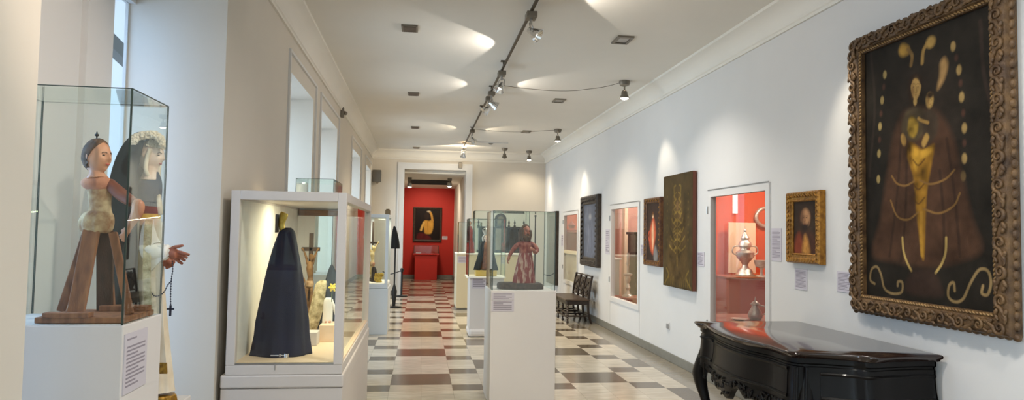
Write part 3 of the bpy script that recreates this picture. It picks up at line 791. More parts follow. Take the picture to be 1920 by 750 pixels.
def gstrip(pts, w, Y, m, name, dys=None, t=.008):
    mb = MB(); P = catmull([at(p[0], p[1], Y+(dys[i] if dys else 0)) for i, p in enumerate(pts)], 6)
    L = [p-Vector((w/2, 0, 0)) for p in P]; Rr = [p+Vector((w/2, 0, 0)) for p in P]
    mb.loft([[l_, r_, r_-Vector((0, t, 0)), l_-Vector((0, t, 0))] for l_, r_ in zip(L, Rr)])
    return mb.build(name, m, vs, smooth=60)
bod = MB(); robe(bod, [(322, 274, 297), (340, 262, 303), (360, 256, 303), (385, 257, 300), (406, 260, 297)], Y1, .75, 6, .03)
bod.build('bodice', M['navy'], vs, smooth=180)
belt = MB(); robe(belt, [(401, 257, 300), (409, 256, 301)], Y1, .86, ampgrow=False, cap=False); belt.build('belt', M['goldp'], vs, smooth=180)
# veil: a hood open towards +x, from the crown down behind the body
veil = MB(); rows = [(247, 268, 284), (251, 254, 293), (262, 241, 297), (280, 228, 296), (305, 217, 294), (335, 209, 293), (370, 204, 294), (410, 202, 296), (460, 202, 298), (520, 202, 301), (580, 203, 305), (640, 205, 309), (690, 207, 312)]
cc = catmull([(at(l, y, Y1)+at(r, y, Y1))/2 for y, l, r in rows], 4); ww = catmull([((at(r, y, Y1)-at(l, y, Y1)).length/2, 0, 0) for y, l, r in rows], 4)
rings = []
for i, (c_, w_) in enumerate(zip(cc, ww)):
    g = i/len(cc); ring_ = []
    op = .15+min(1, g*6)*.95            # half-angle of the opening towards the front
    if g < .05: op = .15
    N = 44
    for k in range(N):
        a = op+(2*PI-2*op)*k/(N-1); f = 1+.05*g*math.sin(9*a)
        ring_.append(Vector((c_.x+w_.x*f*math.cos(a), c_.y+w_.x*f*.85*math.sin(a), c_.z)))
    rings.append(ring_)
veil.loft(rings, cap=False, closed=False)
vo = veil.build('veil', M['veil'], vs, smooth=180)
sd = vo.modifiers.new('thick', 'SOLIDIFY'); sd.thickness = .008
# head and hands are the carved body
hc = at(283, 292, Y1); hh = .172; yw = -PI/2-.22
t = MB(); t.head(hc, hh, yw, -.12)
px_tube(t, [(284, 304), (283, 322), (282, 338)], [.036, .036, .05], Y1, 14)
hd = t.build('head', M['fleshp'], vs, remesh=.004, smoothit=2)
facepaint(hd, hc, hh, yw, -.12)
Mx = head_matrix(hc, hh, yw, -.12)
lace = MB(); rng = random.Random(5)
for i in range(800):
    th = rng.uniform(-PI, PI); e = rng.uniform(.48, .86); f_ = rng.uniform(1.08, 1.24)
    p = head_point(math.sin(th)*math.sqrt(1-e*e), abs(math.cos(th))*math.sqrt(1-e*e)*.9, e)
    lace.ball(Mx @ Vector((p.x*f_, p.y*f_, e+rng.uniform(0, .16))), rng.uniform(.0022, .0040), None, 6, 4)
for i in range(900):
    q_ = catmull([(247, 263, 0), (256, 256, 0), (270, 251, 0), (286, 250, 0), (300, 256, 0), (306, 268, 0)], 24); q_ = q_[rng.randrange(len(q_))]
    lace.ball(at(q_.x+rng.uniform(-4, 4), q_.y+rng.uniform(-3, 9), Y1-.05+rng.uniform(-.06, .05)), rng.uniform(.005, .009), None, 8, 6)
lace.build('lace_wreath', M['cream'], vs, smooth=180)
trim_ = MB()
for sg in (-1, 1):
    P = [Mx @ Vector((sg*.62, .30, .40)), Mx @ Vector((sg*.68, .22, -.3)), Mx @ Vector((sg*.60, .30, -1.1)), at(296, 352, Y1-.09*(-sg if sg > 0 else 1)), at(298, 380, Y1-.10), at(301, 402, Y1-.09)]
    if sg < 0: P[3:] = [at(297, 352, Y1+.05), at(300, 380, Y1+.05), at(302, 402, Y1+.04)]
    trim_.tube(catmull(P, 6), .011, 8)
trim_.build('veil_trim', M['cream'], vs, smooth=180)
gstrip([(280, 412), (277, 450), (276, 520), (280, 600), (284, 690)], .035, Y1-.17, M['ivory'], 'front_panel', dys=[.03, 0, -.02, -.03, -.05])
gstrip([(296, 412), (298, 470), (299, 540), (302, 620), (306, 672), (307, 690)], .030, Y1-.12, M['cream'], 'stole', dys=[.02, -.02, -.03, -.05, -.06, -.07])
gstrip([(306.5, 680), (307, 690), (307.5, 700)], .034, Y1-.215, M['gold'], 'stole_badge', t=.012)
sl = MB(); px_tube(sl, [(288, 420), (284, 450), (287, 470), (300, 473), (314, 474)], [.05, .055, .06, .046, .036], Y1-.08, 18, 6, dys=[.02, -.02, -.05, -.05, -.03])
P = [at(276, 455, Y1-.16), at(300, 462, Y1-.17), at(318, 468, Y1-.15), at(318, 478, Y1-.15), at(302, 488, Y1-.17), at(284, 506, Y1-.17), at(272, 516, Y1-.16), at(272, 480, Y1-.165)]
q = [sl.bm.verts.new(p) for p in P]; q2 = [sl.bm.verts.new(p+Vector((0, .03, 0))) for p in P]
sl.face(q); sl.face(q2[::-1])
for k in range(8): sl.face([q[k], q2[k], q2[(k+1) % 8], q[(k+1) % 8]])
sl.build('sleeve', M['white'], vs, smooth=50)
cf = MB(); px_tube(cf, [(309, 473), (313, 473.5), (316, 474)], [.040, .041, .036], Y1-.13, 16, 3); cf.build('cuff', M['white'], vs, smooth=180)
# outstretched hand: palm, four fingers, thumb
hd = MB(); YH = Y1-.13
px_tube(hd, [(306, 474), (313, 474), (318, 473), (324, 475), (330, 476), (333, 476)], [.022, .021, .021, .027, .028, .022], YH, 14, 5)
for pts, dy in ([[(318, 470), (326, 464), (335, 462), (344, 460)], [0, -.01, -.02, -.02]], [[(328, 472), (339, 473.5), (348, 476), (356, 478)], [0, -.005, -.01, -.005]],
                [[(328, 475), (339, 478), (346, 481), (352, 483.5)], [0, .005, .005, .01]], [[(327, 478), (337, 483), (343, 486), (348, 489)], [.01, .015, .02, .02]],
                [[(325, 481), (332, 487), (338, 492), (343, 495)], [.015, .025, .03, .03]]):
    px_tube(hd, pts, [.0105, .0095, .0085, .006], YH, 10, 5, dys=dy)
hd.build('hand', M['fleshd'], vs, remesh=.003, smoothit=2)
hd = MB(); YH2 = Y1-.02
px_tube(hd, [(304, 492), (311, 492), (317, 490), (321, 488)], [.02, .022, .024, .018], YH2, 12, 5)
for pts in ([(317, 487), (323, 488), (326, 491), (325, 494)], [(317, 491), (322, 493), (323, 497), (320, 498)], [(315, 494), (319, 497), (318, 500), (315, 500)], [(312, 495), (315, 499), (313, 502), (311, 501)], [(312, 487), (318, 484), (323, 484), (326, 485)]):
    px_tube(hd, pts, [.011, .010, .009, .007], YH2, 8, 4)
hd.build('hand', M['fleshd'], vs, remesh=.0035, smoothit=2)
ro = thing('rosary', 'dark bead rosary with a small cross hanging from the outstretched hand', 'rosary', at(320, 590, Y1-.13))
be = MB()
def beads(pts, n, Y, r=.0040):
    P = catmull([at(p[0], p[1], Y) for p in pts], 12)
    L = [0]
    for p, q in zip(P, P[1:]): L.append(L[-1]+(q-p).length)
    for i in range(n):
        s_ = L[-1]*i/(n-1); k = max(j for j in range(len(L)) if L[j] <= s_+1e-9); k = min(k, len(P)-2)
        f = (s_-L[k])/max(1e-9, L[k+1]-L[k]); be.ball(P[k].lerp(P[k+1], f), r, None, 8, 6)
    be.tube(P, .0016, 5)
beads([(323, 490), (324, 505), (322, 518), (321, 528), (320, 550), (320, 575)], 19, Y1-.135)
beads([(321, 527), (314, 535), (309, 545), (301, 553), (290, 555), (282, 545), (276, 530), (272, 518)], 22, Y1-.19)
be.build('beads', M['bead'], ro, smooth=180)
c_ = at(319.5, 582, Y1-.135)
MB().box(c_.x-.005, c_.x+.005, c_.y-.004, c_.y+.004, c_.z-.028, c_.z+.026).box(c_.x-.018, c_.x+.018, c_.y-.004, c_.y+.004, c_.z+.003, c_.z+.012).build('cross', M['bead'], ro, bevel=.001)

# ================================================================== LARGE FLOOR CASE
def floor_case(name, label, x0, x1, y0, y1, zl, zf, zt, m, sw=.055, back_wood=True, white_left=True, plinth=True):
    c = thing(name, label, 'display case', ((x0+x1)/2, (y0+y1)/2, 0))
    if plinth:
        MB().box(x0+.004, x1-.006, y0+.004, y1, 0, zl).build('base_cabinet', m, c, bevel=.004)
        MB().box(x0, x1, y0-.004, y1, zl+.003, zf).build('base_ledge', m, c, bevel=.012)
    else:
        MB().box(x0, x1, y0, y1, 0, zl).build('base_cabinet', m, c, bevel=.004)
    xa, xb = x0+(.03 if plinth else 0), x1-.010
    zi = zf+.075
    MB().box(xa, xb, y0, y1, zf, zi-.012).build('case_floor', m, c, bevel=.004)
    MB().box(xa+.01, xb-.01, y0+.012, y1-.01, zi-.011, zi).build('inner_floor', M['creampanel'] if plinth else M['white'], c)
    f = MB()
    for (a, b) in ((xa, y0), (xb-sw, y0), (xa, y1-sw), (xb-sw, y1-sw)): f.box(a, a+sw, b, b+sw, zi-.012, zt)
    f.box(xa+sw, xb-sw, y0, y0+sw, zt-sw*1.05, zt); f.box(xa+sw, xb-sw, y1-sw, y1, zt-sw*1.05, zt)
    f.box(xa, xa+sw, y0+sw, y1-sw, zt-sw*1.05, zt); f.box(xb-sw, xb, y0+sw, y1-sw, zt-sw*1.05, zt)
    f.build('frame', m, c, bevel=.004)
    MB().box(xb-sw*.6, xb-sw*.6+.006, y0+sw, y1-sw, zi, zt-sw*1.05).build('side_pane', M['glass'], c)
    MB().box(xa+sw, xb-sw, y1-sw*.6, y1-sw*.6+.006, zi, zt-sw).build('back_pane', M['glass'], c)
    return c, xa, xb, zi
c1, xa, xb, zi = floor_case('display_case', 'large white showcase on the left holding a tall navy cape', -1.27, -.487, 4.75, 7.06, .61, .70, 1.905, M['cab'], .058)
MB().box(xa+.058, xb-.058, 4.765, 4.771, zi, 1.84).build('front_door', M['glass'], c1)
MB().box(xa+.058, xb-.058, 4.752, 4.772, zi-.012, zi+.0).box(xa+.31, xa+.315, 4.748, 4.753, zi-.045, zi-.008).build('sliding_rail', M['alu'], c1)
lk = MB(); p = at(524, 666, 4.75)
lk.tube([(p.x-.055, 4.746, p.z), (p.x+.05, 4.746, p.z)], .0045, 8).lathe((p.x+.045, 4.742, p.z-.012), [(.001, 0), (.013, 0), (.013, .024), (.001, .024)], 14).box(p.x+.0, p.x+.012, 4.738, 4.766, p.z-.009, p.z+.009)
lk.build('lock', M['chrome'], c1, smooth=40)
MB().box(xa+.004, xa+.05, 4.81, 7.0, zi, 1.859).build('left_panel', M['white'], c1)
xm = at(590, 450, 6.98).x
MB().box(xa+.05, xm, 6.96, 6.985, zi, 1.79).build('back_panel', M['white'], c1)
MB().box(xa+.06, xb-.06, 6.94, 7.0, 1.79, 1.845).build('header_board', mat('brown_header', (136, 92, 46), .5, rgb2=(104, 66, 30), vscale=5, stretch=(1, 1, 8)), c1)
MB().box(xa+.03, xb-.03, 4.81, 7.0, 1.86, 1.885).build('top_panel', M['cab'], c1)
lamp('AREA', 'case_strip_light', (xa+.36, 5.65, 1.835), 23, (1, .90, .62), aim=(-.15, .05, -1), size=.22, sizey=1.9)
# contents
YC = 5.12
cp = thing('cape_on_stand', 'tall navy blue cape draped to a cone inside the large showcase', 'cape', (at(530, 650, YC).x, YC, zi))
rows = [(427, 535, 546), (433, 525, 552), (445, 519, 555), (470, 510, 559), (510, 499, 566), (550, 490, 571), (590, 482, 576), (630, 474, 581), (648, 471, 583)]
mb = MB(); robe(mb, rows, YC, .82, 7, .05, 72)
z0_ = min(v.co.z for v in mb.bm.verts)
for v in mb.bm.verts: v.co.z = zi+(v.co.z-z0_)*(1.0) if v.co.z < 1.0 else v.co.z
mb.build('cape', M['navy'], cp, smooth=180)
mb = MB(); q = at(527, 414, YC); q2 = at(530, 432, YC)
mb.tube(catmull([at(531, 436, YC), at(528, 420, YC), at(532, 404, YC), at(534, 399, YC)], 4), lerplist([.020, .022, .030, .026], 4), 12)
mb.build('gilded_head_block', M['goldp'], cp, smooth=60)
a = at(521, 414, YC)
MB().box(a.x-.012, a.x+.006, YC-.03, YC+.03, at(519, 436, YC).z, at(519, 402, YC).z).build('head_block_side', M['crossw'], cp)
def crucifix(Y, xp, ytop, ybot, arm, ya, label, mcross, mbody, pw=.035, body=True, zbase=None):
    b_ = at(xp, ybot, Y); 
    if zbase is not None: b_.z = zbase
    c = thing('crucifix', label, 'crucifix', b_)
    tz = at(xp, ytop, Y).z; az = at(xp, ya, Y).z; l = at(arm[0], ya, Y).x; r = at(arm[1], ya, Y).x
    MB().box(b_.x-pw/2, b_.x+pw/2, Y-pw/2, Y+pw/2, b_.z+.03, tz).box(l, r, Y-pw/2, Y+pw/2, az-pw/2, az+pw/2).build('cross', mcross, c, bevel=.003)
    MB().lathe((b_.x, Y, b_.z), [(.09, 0), (.09, .02), (.05, .035), (.03, .07)], 20).build('foot', mcross, c, smooth=40)
    hgt = tz-b_.z; yy = Y-pw/2-.012; s = hgt/1.0
    mb = MB(); cx = b_.x
    top = az-.085*s
    mb.head((cx+.012*s, yy-.012, top), .085*s, PI, .3, .2, 20, 14)
    mb.tube(catmull([(cx, yy, top-.04*s), (cx, yy-.01, top-.11*s), (cx+.005, yy, top-.20*s), (cx, yy-.01, top-.27*s)], 4), lerplist([.022*s, .038*s, .027*s, .033*s], 4), 12)
    for sg, xe in ((-1, l), (1, r)):
        mb.tube(catmull([(cx+sg*.022*s, yy, top-.07*s), (cx*.5+xe*.5, yy, (top-.055*s+az)/2), (xe-sg*.015, yy, az)], 4), lerplist([.016*s, .012*s, .008*s], 4), 10)
        mb.ball((xe-sg*.008, yy, az+.004), .012*s)
        mb.tube(catmull([(cx+sg*.016*s, yy, top-.26*s), (cx+sg*.024*s, yy-.03*s, top-.38*s), (cx+sg*.005*s, yy-.005, top-.52*s)], 4), lerplist([.021*s, .017*s, .011*s], 4), 10)
        mb.tube([(cx+sg*.005*s, yy-.005, top-.515*s), (cx+sg*.008*s, yy-.025*s, top-.56*s)], .010*s, 8)
    mb.build('figure', mbody, c, remesh=.0045*max(s, .5), smoothit=2)
    MB().lathe((cx, yy-.004, top-.30*s), [(.040*s, 0), (.046*s, .03*s), (.038*s, .065*s)], 14).build('loincloth', M['linen'], c, smooth=180)
    return c
crucifix(6.25, 579, 437, 612, (566, 600), 467, 'dark wooden crucifix with an old brown figure behind the navy cape', M['crossw'], M['corpus'], .034, zbase=zi)
def small_figure(label, cat, Y, zb, rows, head, mrobe, mskin, name='figurine', hair=None, folds=7, hh=None, yaw=PI, robe_name='robe', extra=None, ratio=.8, arms=None, amp=.06):
    base = at((rows[-1][1]+rows[-1][2])/2, rows[-1][0], Y); base.z = zb
    c = thing(name, label, cat, base)
    mb = MB(); robe(mb, rows, Y, ratio, folds, amp, 56)
    z0_ = min(v.co.z for v in mb.bm.verts); z1_ = max(v.co.z for v in mb.bm.verts)
    for v in mb.bm.verts: v.co.z = z1_-(z1_-v.co.z)*(z1_-zb)/(z1_-z0_)
    mb.build(robe_name, mrobe, c, smooth=180)
    if head:
        hc = at(head[0], head[1], Y-.01); hgt = hh
        mb = MB(); mb.head(hc, hgt, yaw, .05, 0, 24, 18); mb.tube([hc-Vector((0, 0, hgt*.3)), hc-Vector((0, 0, hgt*.75))], hgt*.2, 10)
        for pts, r in (arms or []): px_tube(mb, pts, r, Y-.03, 10, 4)
        hd = mb.build('body', mskin, c, remesh=max(.0025, hgt*.022), smoothit=2)
        if hgt > .07: facepaint(hd, hc, hgt, yaw, .05)
        if hair:
            mb = MB(); Mx = head_matrix(hc, hgt, yaw, .05)
            hair_cap(mb, Mx, .46, .04, 11)
            mb.build('hair', hair, c, smooth=180)
    return c
# carved brown figurine left of the crucifix
small_figure('small carved brown figurine between the cape and the crucifix', 'figurine', 6.15, zi, [(535, 563, 572), (548, 561, 576), (570, 562, 574), (600, 560, 577), (632, 558, 580)], (567, 527), M['corpus'], M['corpus'], hh=.075, folds=5, amp=.1)
# lace gown leaning figure
lg = thing('lace_gown_figure', 'small figure in an ivory lace gown right of the crucifix', 'figurine', (at(592, 622, 5.95).x, 5.95, zi))
mb = MB(); robe(mb, [(526, 600, 612), (532, 592, 613), (550, 587, 610), (570, 583, 607), (595, 577, 601), (615, 573, 594), (618, 574, 593)], 5.9, .7, 9, .09, 64)
mb.build('gown', M['ivory'], lg, smooth=180)
mb = MB(); mb.tube([(at(588, 616, 5.95)), Vector((at(590, 625, 5.95).x, 5.95, zi+.02))], .02, 10).box(at(580, 630, 5.95).x, at(600, 630, 5.95).x, 5.88, 6.02, zi, zi+.03)
mb.build('stand', M['blk'], lg)
# black cloaked figure with flower
bk = small_figure('small black-cloaked figure at the right rear of the large showcase', 'figurine', 6.5, zi, [(495, 621.5, 622.5), (504, 617, 627), (530, 610, 635), (570, 604, 637), (610, 596, 638), (630, 588, 639)], None, M['veil'], M['flesh'])
wt = thing('white_tunic_figure', 'small white tunic with dangling legs on a pale block', 'figurine', (at(614, 630, 5.75).x, 5.75, zi+.12))
zbk = zi+.135
mb = MB(); robe(mb, [(558, 611, 621), (564, 607, 625), (580, 606, 624), (600, 604, 623), (610, 604, 622)], 5.75, .6, 7, .05)
mb.build('tunic', M['white'], wt, smooth=180)
mb = MB()
for x_ in (609, 616): mb.tube([at(x_, 608, 5.75), at(x_+2, 622, 5.75), Vector((at(x_+2, 630, 5.75).x, 5.75, zbk+.012))], .011, 8).ball((at(x_+2, 630, 5.75).x, 5.74, zbk+.010), (.012, .022, .01))
mb.build('leg', M['flesh'], wt, smooth=180)
mb = MB(); px_tube(mb, [(620, 562), (626, 575), (629, 590)], [.016, .013, .008], 5.75, 8)
mb.build('sleeve', M['white'], wt, smooth=180)
fl = thing('yellow_flower', 'yellow artificial flower standing beside the white tunic', 'flower', at(622, 565, 5.7))
mb = MB(); c_ = at(624, 539, 5.7); mb.tube(catmull([at(622, 566, 5.7), at(622, 552, 5.7), c_], 4), .0035, 6); mb.build('stem', mat('flower_stem', (92, 104, 50), .6), fl)
mb = MB()
for k in range(6):
    a = k*PI/3; mb.ball(c_+Vector((.019*math.cos(a), -.005, .019*math.sin(a))), 1, Matrix.Rotation(-a, 4, 'Y') @ Matrix.Diagonal((.018, .005, .009, 1)), 10, 6)
mb.ball(c_-Vector((0, .01, 0)), .009); mb.build('petals', M['flower'], fl, smooth=180)
a = at(597, 662, 5.62); b = at(626, 634, 5.62)
tag(MB().box(a.x, b.x, 5.62, 5.86, zi+.001, zbk-.002).build('display_block', M['creampanel'], bevel=.004), 'small cream block under the white tunic in the large showcase', 'block')
a = at(560, 668, 5.45); b = at(594, 640, 5.45)
tag(MB().box(a.x, b.x, 5.45, 5.60, zi+.001, zi+.10).build('display_block', M['ped'], bevel=.004), 'low grey-white block just right of the navy cape', 'block')

# glass hood peeping over the large case, on its own pedestal
pp = tag(MB().box(-1.27, -.885, 7.22, 7.98, .08, 1.20).box(-1.25, -.90, 7.24, 7.96, 0, .08).build('display_pedestal', M['ped'], bevel=.004), 'white pedestal hidden behind the large showcase, carrying a glass hood', 'pedestal')
hood(-1.265, -.888, 7.225, 7.975, 1.201, 2.165, 'glass hood whose top shows above the large showcase')
small_figure('pale robed figurine inside the hood behind the large showcase', 'figurine', 7.6, 1.202, [(404, 574, 584), (412, 568, 588), (430, 570, 587), (455, 567, 590), (478, 565, 592)], (579, 394), M['cream'], M['fleshp'], hh=.11, hair=M['hair'])

# second, slim case beyond
c2, xa2, xb2, zi2 = floor_case('display_case', 'slim pale blue-white showcase beyond the large one, holding an ivory crucifix', -.86, -.502, 11.35, 12.3, .735, .74, 1.925, M['cabblue'], .05, plinth=False)
MB().box(xa2+.05, xb2-.05, 11.36, 11.366, zi2, 1.87).build('front_door', M['glass'], c2)
MB().box(xa2+.02, xb2-.02, 11.4, 12.25, 1.88, 1.90).build('top_panel', M['cabblue'], c2)
lamp('AREA', 'case_strip_light', ((xa2+xb2)/2, 11.8, 1.87), 8, (1, .92, .7), aim=(0, 0, -1), size=.15, sizey=.7)
crucifix(11.9, 697, 415, 534, (686, 711), 455, 'ivory crucifix standing inside the slim pale showcase', M['crossw'], M['ivoryc'], .03, zbase=zi2)
small_figure('small dark robed figurine at the foot of the ivory crucifix', 'figurine', 11.75, zi2, [(500, 699, 703), (508, 697, 706), (534, 695, 707)], (701, 495), M['darkwood'], M['flesh'], hh=.06)
sh = thing('gilt_flowers', 'heap of yellow gilt flowers at the bottom of the slim showcase', 'ornament', (at(710, 530, 11.6).x, 11.6, zi2))
mb = MB(); rng = random.Random(9)
for i in range(22):
    p = at(710+rng.uniform(-8, 8), 526+rng.uniform(-12, 6), 11.6+rng.uniform(-.05, .05))
    for k in range(5):
        a = k*2*PI/5+i; mb.ball(p+Vector((.014*math.cos(a), -.004, .014*math.sin(a))), (.012, .006, .012), None, 8, 5)
mb.build('petals', M['goldp'], sh, smooth=180)
mb = MB().lathe((at(710, 530, 11.6).x, 11.6, zi2), [(.05, 0), (.055, .02), (.03, .05), (.06, .09)], 16); mb.build('dish', M['goldp'], sh, smooth=60)
p = at(727, 398, 11.6)
tag(MB().box(p.x-.04, p.x+.04, 11.55, 11.7, 1.926, 2.0).box(p.x-.028, p.x+.028, 11.56, 11.69, 2.0, 2.02).build('small_box', mat('tan_box', (122, 104, 78), .7), bevel=.006), 'small brown box lying on top of the slim pale showcase', 'box')
# black robe on a stand beyond
YB2 = 15.4
rb = thing('black_robe_on_stand', 'black robe on a thin stand between the slim showcase and the doorway', 'robe', (at(741, 545, YB2).x, YB2, 0))
mb = MB(); robe(mb, [(424, 738, 741), (432, 736, 744), (445, 734, 747), (458, 733, 749), (466, 732, 749)], YB2, .6, 7, .06); mb.build('robe', M['veil'], rb, smooth=180)
c_ = at(741, 470, YB2)
MB().tube([(c_.x, YB2, .02), (c_.x, YB2, c_.z+.1)], .018, 10).lathe((c_.x, YB2, 0), [(.16, 0), (.16, .02), (.03, .04), (.06, .35), (.02, .5)], 20).build('stand', M['blk'], rb, smooth=40)
# barrier post
s_ = onz(753, 554, 0)
bp = thing('barrier_post', 'short black barrier post left of the doorway', 'post', (s_.x, s_.y-.25, 0))
MB().lathe((s_.x, s_.y-.25, 0), [(.15, 0), (.15, .02), (.04, .035), (.026, .05), (.026, .62), (.045, .63), (.045, .70), (.02, .72)], 24).build('post', M['blk'], bp, smooth=40)
MB().tube(catmull([(s_.x, s_.y-.25, .66), (s_.x-.3, s_.y-.2, .56), (XL+.35, s_.y-.1, .62)], 6), .012, 8).build('cord', M['blk'], bp)

# ================================================================== CENTRE PEDESTALS
p1 = thing('display_pedestal', 'large plain white pedestal in the middle foreground carrying the red-robed figure', 'pedestal', (1.0, 6.965, 0))
MB().box(.68, 1.315, 6.65, 7.28, 0, 1.10).build('plinth_body', M['ped'], p1, bevel=.005)
a = at(921, 584, 6.65); b = at(964, 549, 6.65)
label_part(p1, lambda u, v, d: Vector((a.x+u, 6.65-d, a.z+v)), b.x-a.x, .105, 5)
label_part(p1, lambda u, v, d: Vector((a.x+u, 6.65-d, a.z+.11+v)), b.x-a.x, b.z-a.z-.11, 5)
hood(.69, 1.305, 6.66, 7.27, 1.102, 1.86, 'glass hood over the red-robed bearded figure in the middle', edge=.007)
YS = 6.93; zs = 1.103
st = thing('robed_statue', 'bearded figure in worn red robe with raised arm on the middle pedestal', 'statue', (at(985, 540, YS).x, YS, zs))
a = at(933, 540, YS).x; b = at(1016, 540, YS).x
mb = MB(); n_ = 26; rg = random.Random(2)
mb.loft([[Vector(((a+b)/2+(b-a)/2*k_*math.copysign(abs(math.cos(2*PI*i/n_))**.35, math.cos(2*PI*i/n_))*(1+rg.uniform(-.02, .02)), YS+.14*k_*math.copysign(abs(math.sin(2*PI*i/n_))**.35, math.sin(2*PI*i/n_)), zs+dz)) for i in range(n_)] for k_, dz in ((1, 0), (1, .03), (.97, .05), (.9, .056))])
mb.build('carved_base', M['stonebase'], st, smooth=40)
mb = MB(); robe(mb, [(474, 974, 997), (480, 972, 998), (492, 969, 1000), (506, 966, 1001), (520, 963, 1002), (532, 961, 1003), (536, 961, 1003)], YS, .78, 10, .07, 80)
mb.build('skirt', M['redrobe'], st, smooth=180)
mb = MB(); robe(mb, [(449, 980, 991), (453, 972, 997), (459, 970, 1000), (466, 973, 998), (476, 974, 997)], YS, .66, 5, .03)
px_tube(mb, [(975, 456), (967, 462), (960, 471), (955, 480)], [.022, .024, .021, .018], YS-.03, 12)
px_tube(mb, [(995, 456), (1002, 461), (1007, 469), (1003, 474)], [.022, .024, .023, .018], YS-.03, 12, dys=[0, -.01, -.03, -.07])
mb.build('bodice', mat('worn_red_bodice', (116, 38, 34), .65, rgb2=(156, 92, 74), vscale=30, stretch=(1.5, 1.5, .6), contrast=1.5), st, remesh=.004, smoothit=3)
mb = MB(); hc = at(985, 436, YS-.01); mb.head(hc, .150, PI+.35, .1, -.12); mb.tube([hc-Vector((0, -.01, .04)), hc-Vector((-.005, -.01, .10))], .03, 12)
hd = mb.build('head', M['fleshd'], st, remesh=.0035, smoothit=2); facepaint(hd, hc, .150, PI+.35, .1, -.12, False)
Mx = head_matrix(hc, .150, PI+.35, .1, -.12)
mb = MB()
hair_cap(mb, Mx, .42, .05, 12, 1.1)
for k in range(13):
    th = -2.2+4.4*k/12+PI; x_ = math.sin(th)*.66; y_ = math.cos(th)*.72-.05
    if y_ > .45: continue
    mb.tube([Mx @ Vector(v) for v in catmull([(x_, y_, .35), (x_*1.12, y_*1.1, -.2), (x_*1.02, y_*1.0, -.7), (x_*1.15, y_*1.1-.05, -1.25)], 4)], lerplist([.012, .017, .016, .007], 4), 8)
mb.tube([Mx @ Vector(v) for v in catmull([(-.6, -.2, .1), (-.68, -.1, -.6), (-.55, .05, -1.2), (-.5, .15, -1.6)], 5)], lerplist([.02, .022, .018, .008], 5), 10)
mb.tube([Mx @ Vector(v) for v in catmull([(.6, -.2, .1), (.66, -.1, -.6), (.55, .05, -1.1)], 5)], lerplist([.02, .02, .01], 5), 10)
mb.build('hair', M['hair'], st, smooth=180)
mb = MB()
for sx in (-.30, -.15, 0, .15, .30):
    p_ = face_at(sx*.9, -.66); mb.tube([Mx @ Vector(v) for v in catmull([(sx*1.2, p_.y-.08, -.45), (sx, p_.y+.02, -.72), (sx*.8, p_.y-.0, -1.0), (sx*.45, p_.y-.04, -1.22)], 4)], lerplist([.006, .013, .012, .005], 4), 8)
mb.tube([Mx @ face_at(x_, z_, .0) for x_, z_ in ((-.26, -.42), (-.14, -.30), (0, -.285), (.14, -.30), (.26, -.42))], .006, 6)
mb.build('beard', M['hair'], st, smooth=180)
def small_hand(mb, w, d, r, side):
    d = Vector(d).normalized(); w = Vector(w); s_ = Vector(side).normalized(); u = d.cross(s_)
    mb.tube([w-d*r*1.5, w, w+d*r*2.2, w+d*r*3.6], [r*.9, r, r*1.35, r*1.1], 10)
    for i, l in enumerate((2.6, 3.1, 2.9, 2.3)):
        b_ = w+d*r*3.0+s_*r*(i-1.5)*.75
        mb.tube(catmull([b_, b_+d*r*l*.55, b_+d*r*l+u*r*1.0], 4), lerplist([r*.42, r*.4, r*.3], 4), 8)
    mb.tube(catmull([w+d*r*.8-s_*r*1.0, w+d*r*2-s_*r*2.0, w+d*r*3.2-s_*r*2.1], 4), lerplist([r*.5, r*.45, r*.32], 4), 8)
mb = MB(); small_hand(mb, at(955, 480, YS-.03), (-.3, -.1, -1), .013, (0, 1, 0)); mb.build('hand', M['fleshd'], st, remesh=.0022, smoothit=2)
mb = MB(); small_hand(mb, at(1003, 472, YS-.11), (-.5, -.5, .4), .013, (0, .3, 1)); mb.build('hand', M['fleshd'], st, remesh=.0022, smoothit=2)

p2 = thing('display_pedestal', 'slender white pedestal with rounded foot left of the middle one, carrying the black-cloaked figure', 'pedestal', (1.065, 11.33, 0))
MB().box(.775, 1.355, 11.04, 11.6, 0, .14).build('foot', M['ped'], p2, bevel=.05)
MB().box(.79, 1.335, 11.06, 11.58, .12, .93).build('plinth_body', M['ped'], p2, bevel=.006)
MB().box(.745, 1.36, 11.02, 11.62, .93, .955).build('top_board', M['white'], p2, bevel=.005)
a = at(884, 541, 11.06); b = at(912, 521, 11.06)
label_part(p2, lambda u, v, d: Vector((a.x+u, 11.06-d, a.z+v)), b.x-a.x, b.z-a.z, 5)
hood(.76, 1.35, 11.03, 11.61, .957, 1.87, 'glass hood over the small black-cloaked figure', edge=.008)
YV = 11.3; zv = .958
a = at(891, 510, YV).x; b = at(930, 510, YV).x
vb = thing('cloaked_statue', 'small crowned figure in black cloak and gold gown on a yellow base', 'statue', ((a+b)/2, YV, zv))
zq = at(910, 506, YV).z
MB().box(a, b, YV-.13, YV+.13, zv, zq).build('yellow_base', M['yellowbase'], vb, bevel=.006)
mb = MB(); rows = [(452, 906, 917), (458, 901, 922), (470, 898, 926), (485, 894, 929), (498, 890, 932), (506, 888, 934)]
cc = catmull([(at(l, y, YV)+at(r, y, YV))/2 for y, l, r in rows], 4); ww = catmull([((at(r, y, YV)-at(l, y, YV)).length/2, 0, 0) for y, l, r in rows], 4)
rings = []
for i, (c_, w_) in enumerate(zip(cc, ww)):
    g = i/len(cc); op = .35+.25*g; N = 44; rr = []
    for k in range(N):
        th = -PI/2+op+(2*PI-2*op)*k/(N-1); f = 1+.05*g*math.sin(10*th)
        rr.append(Vector((c_.x+w_.x*f*math.cos(th), c_.y+w_.x*.7*f*math.sin(th), max(c_.z, zq+.002))))
    rings.append(rr)
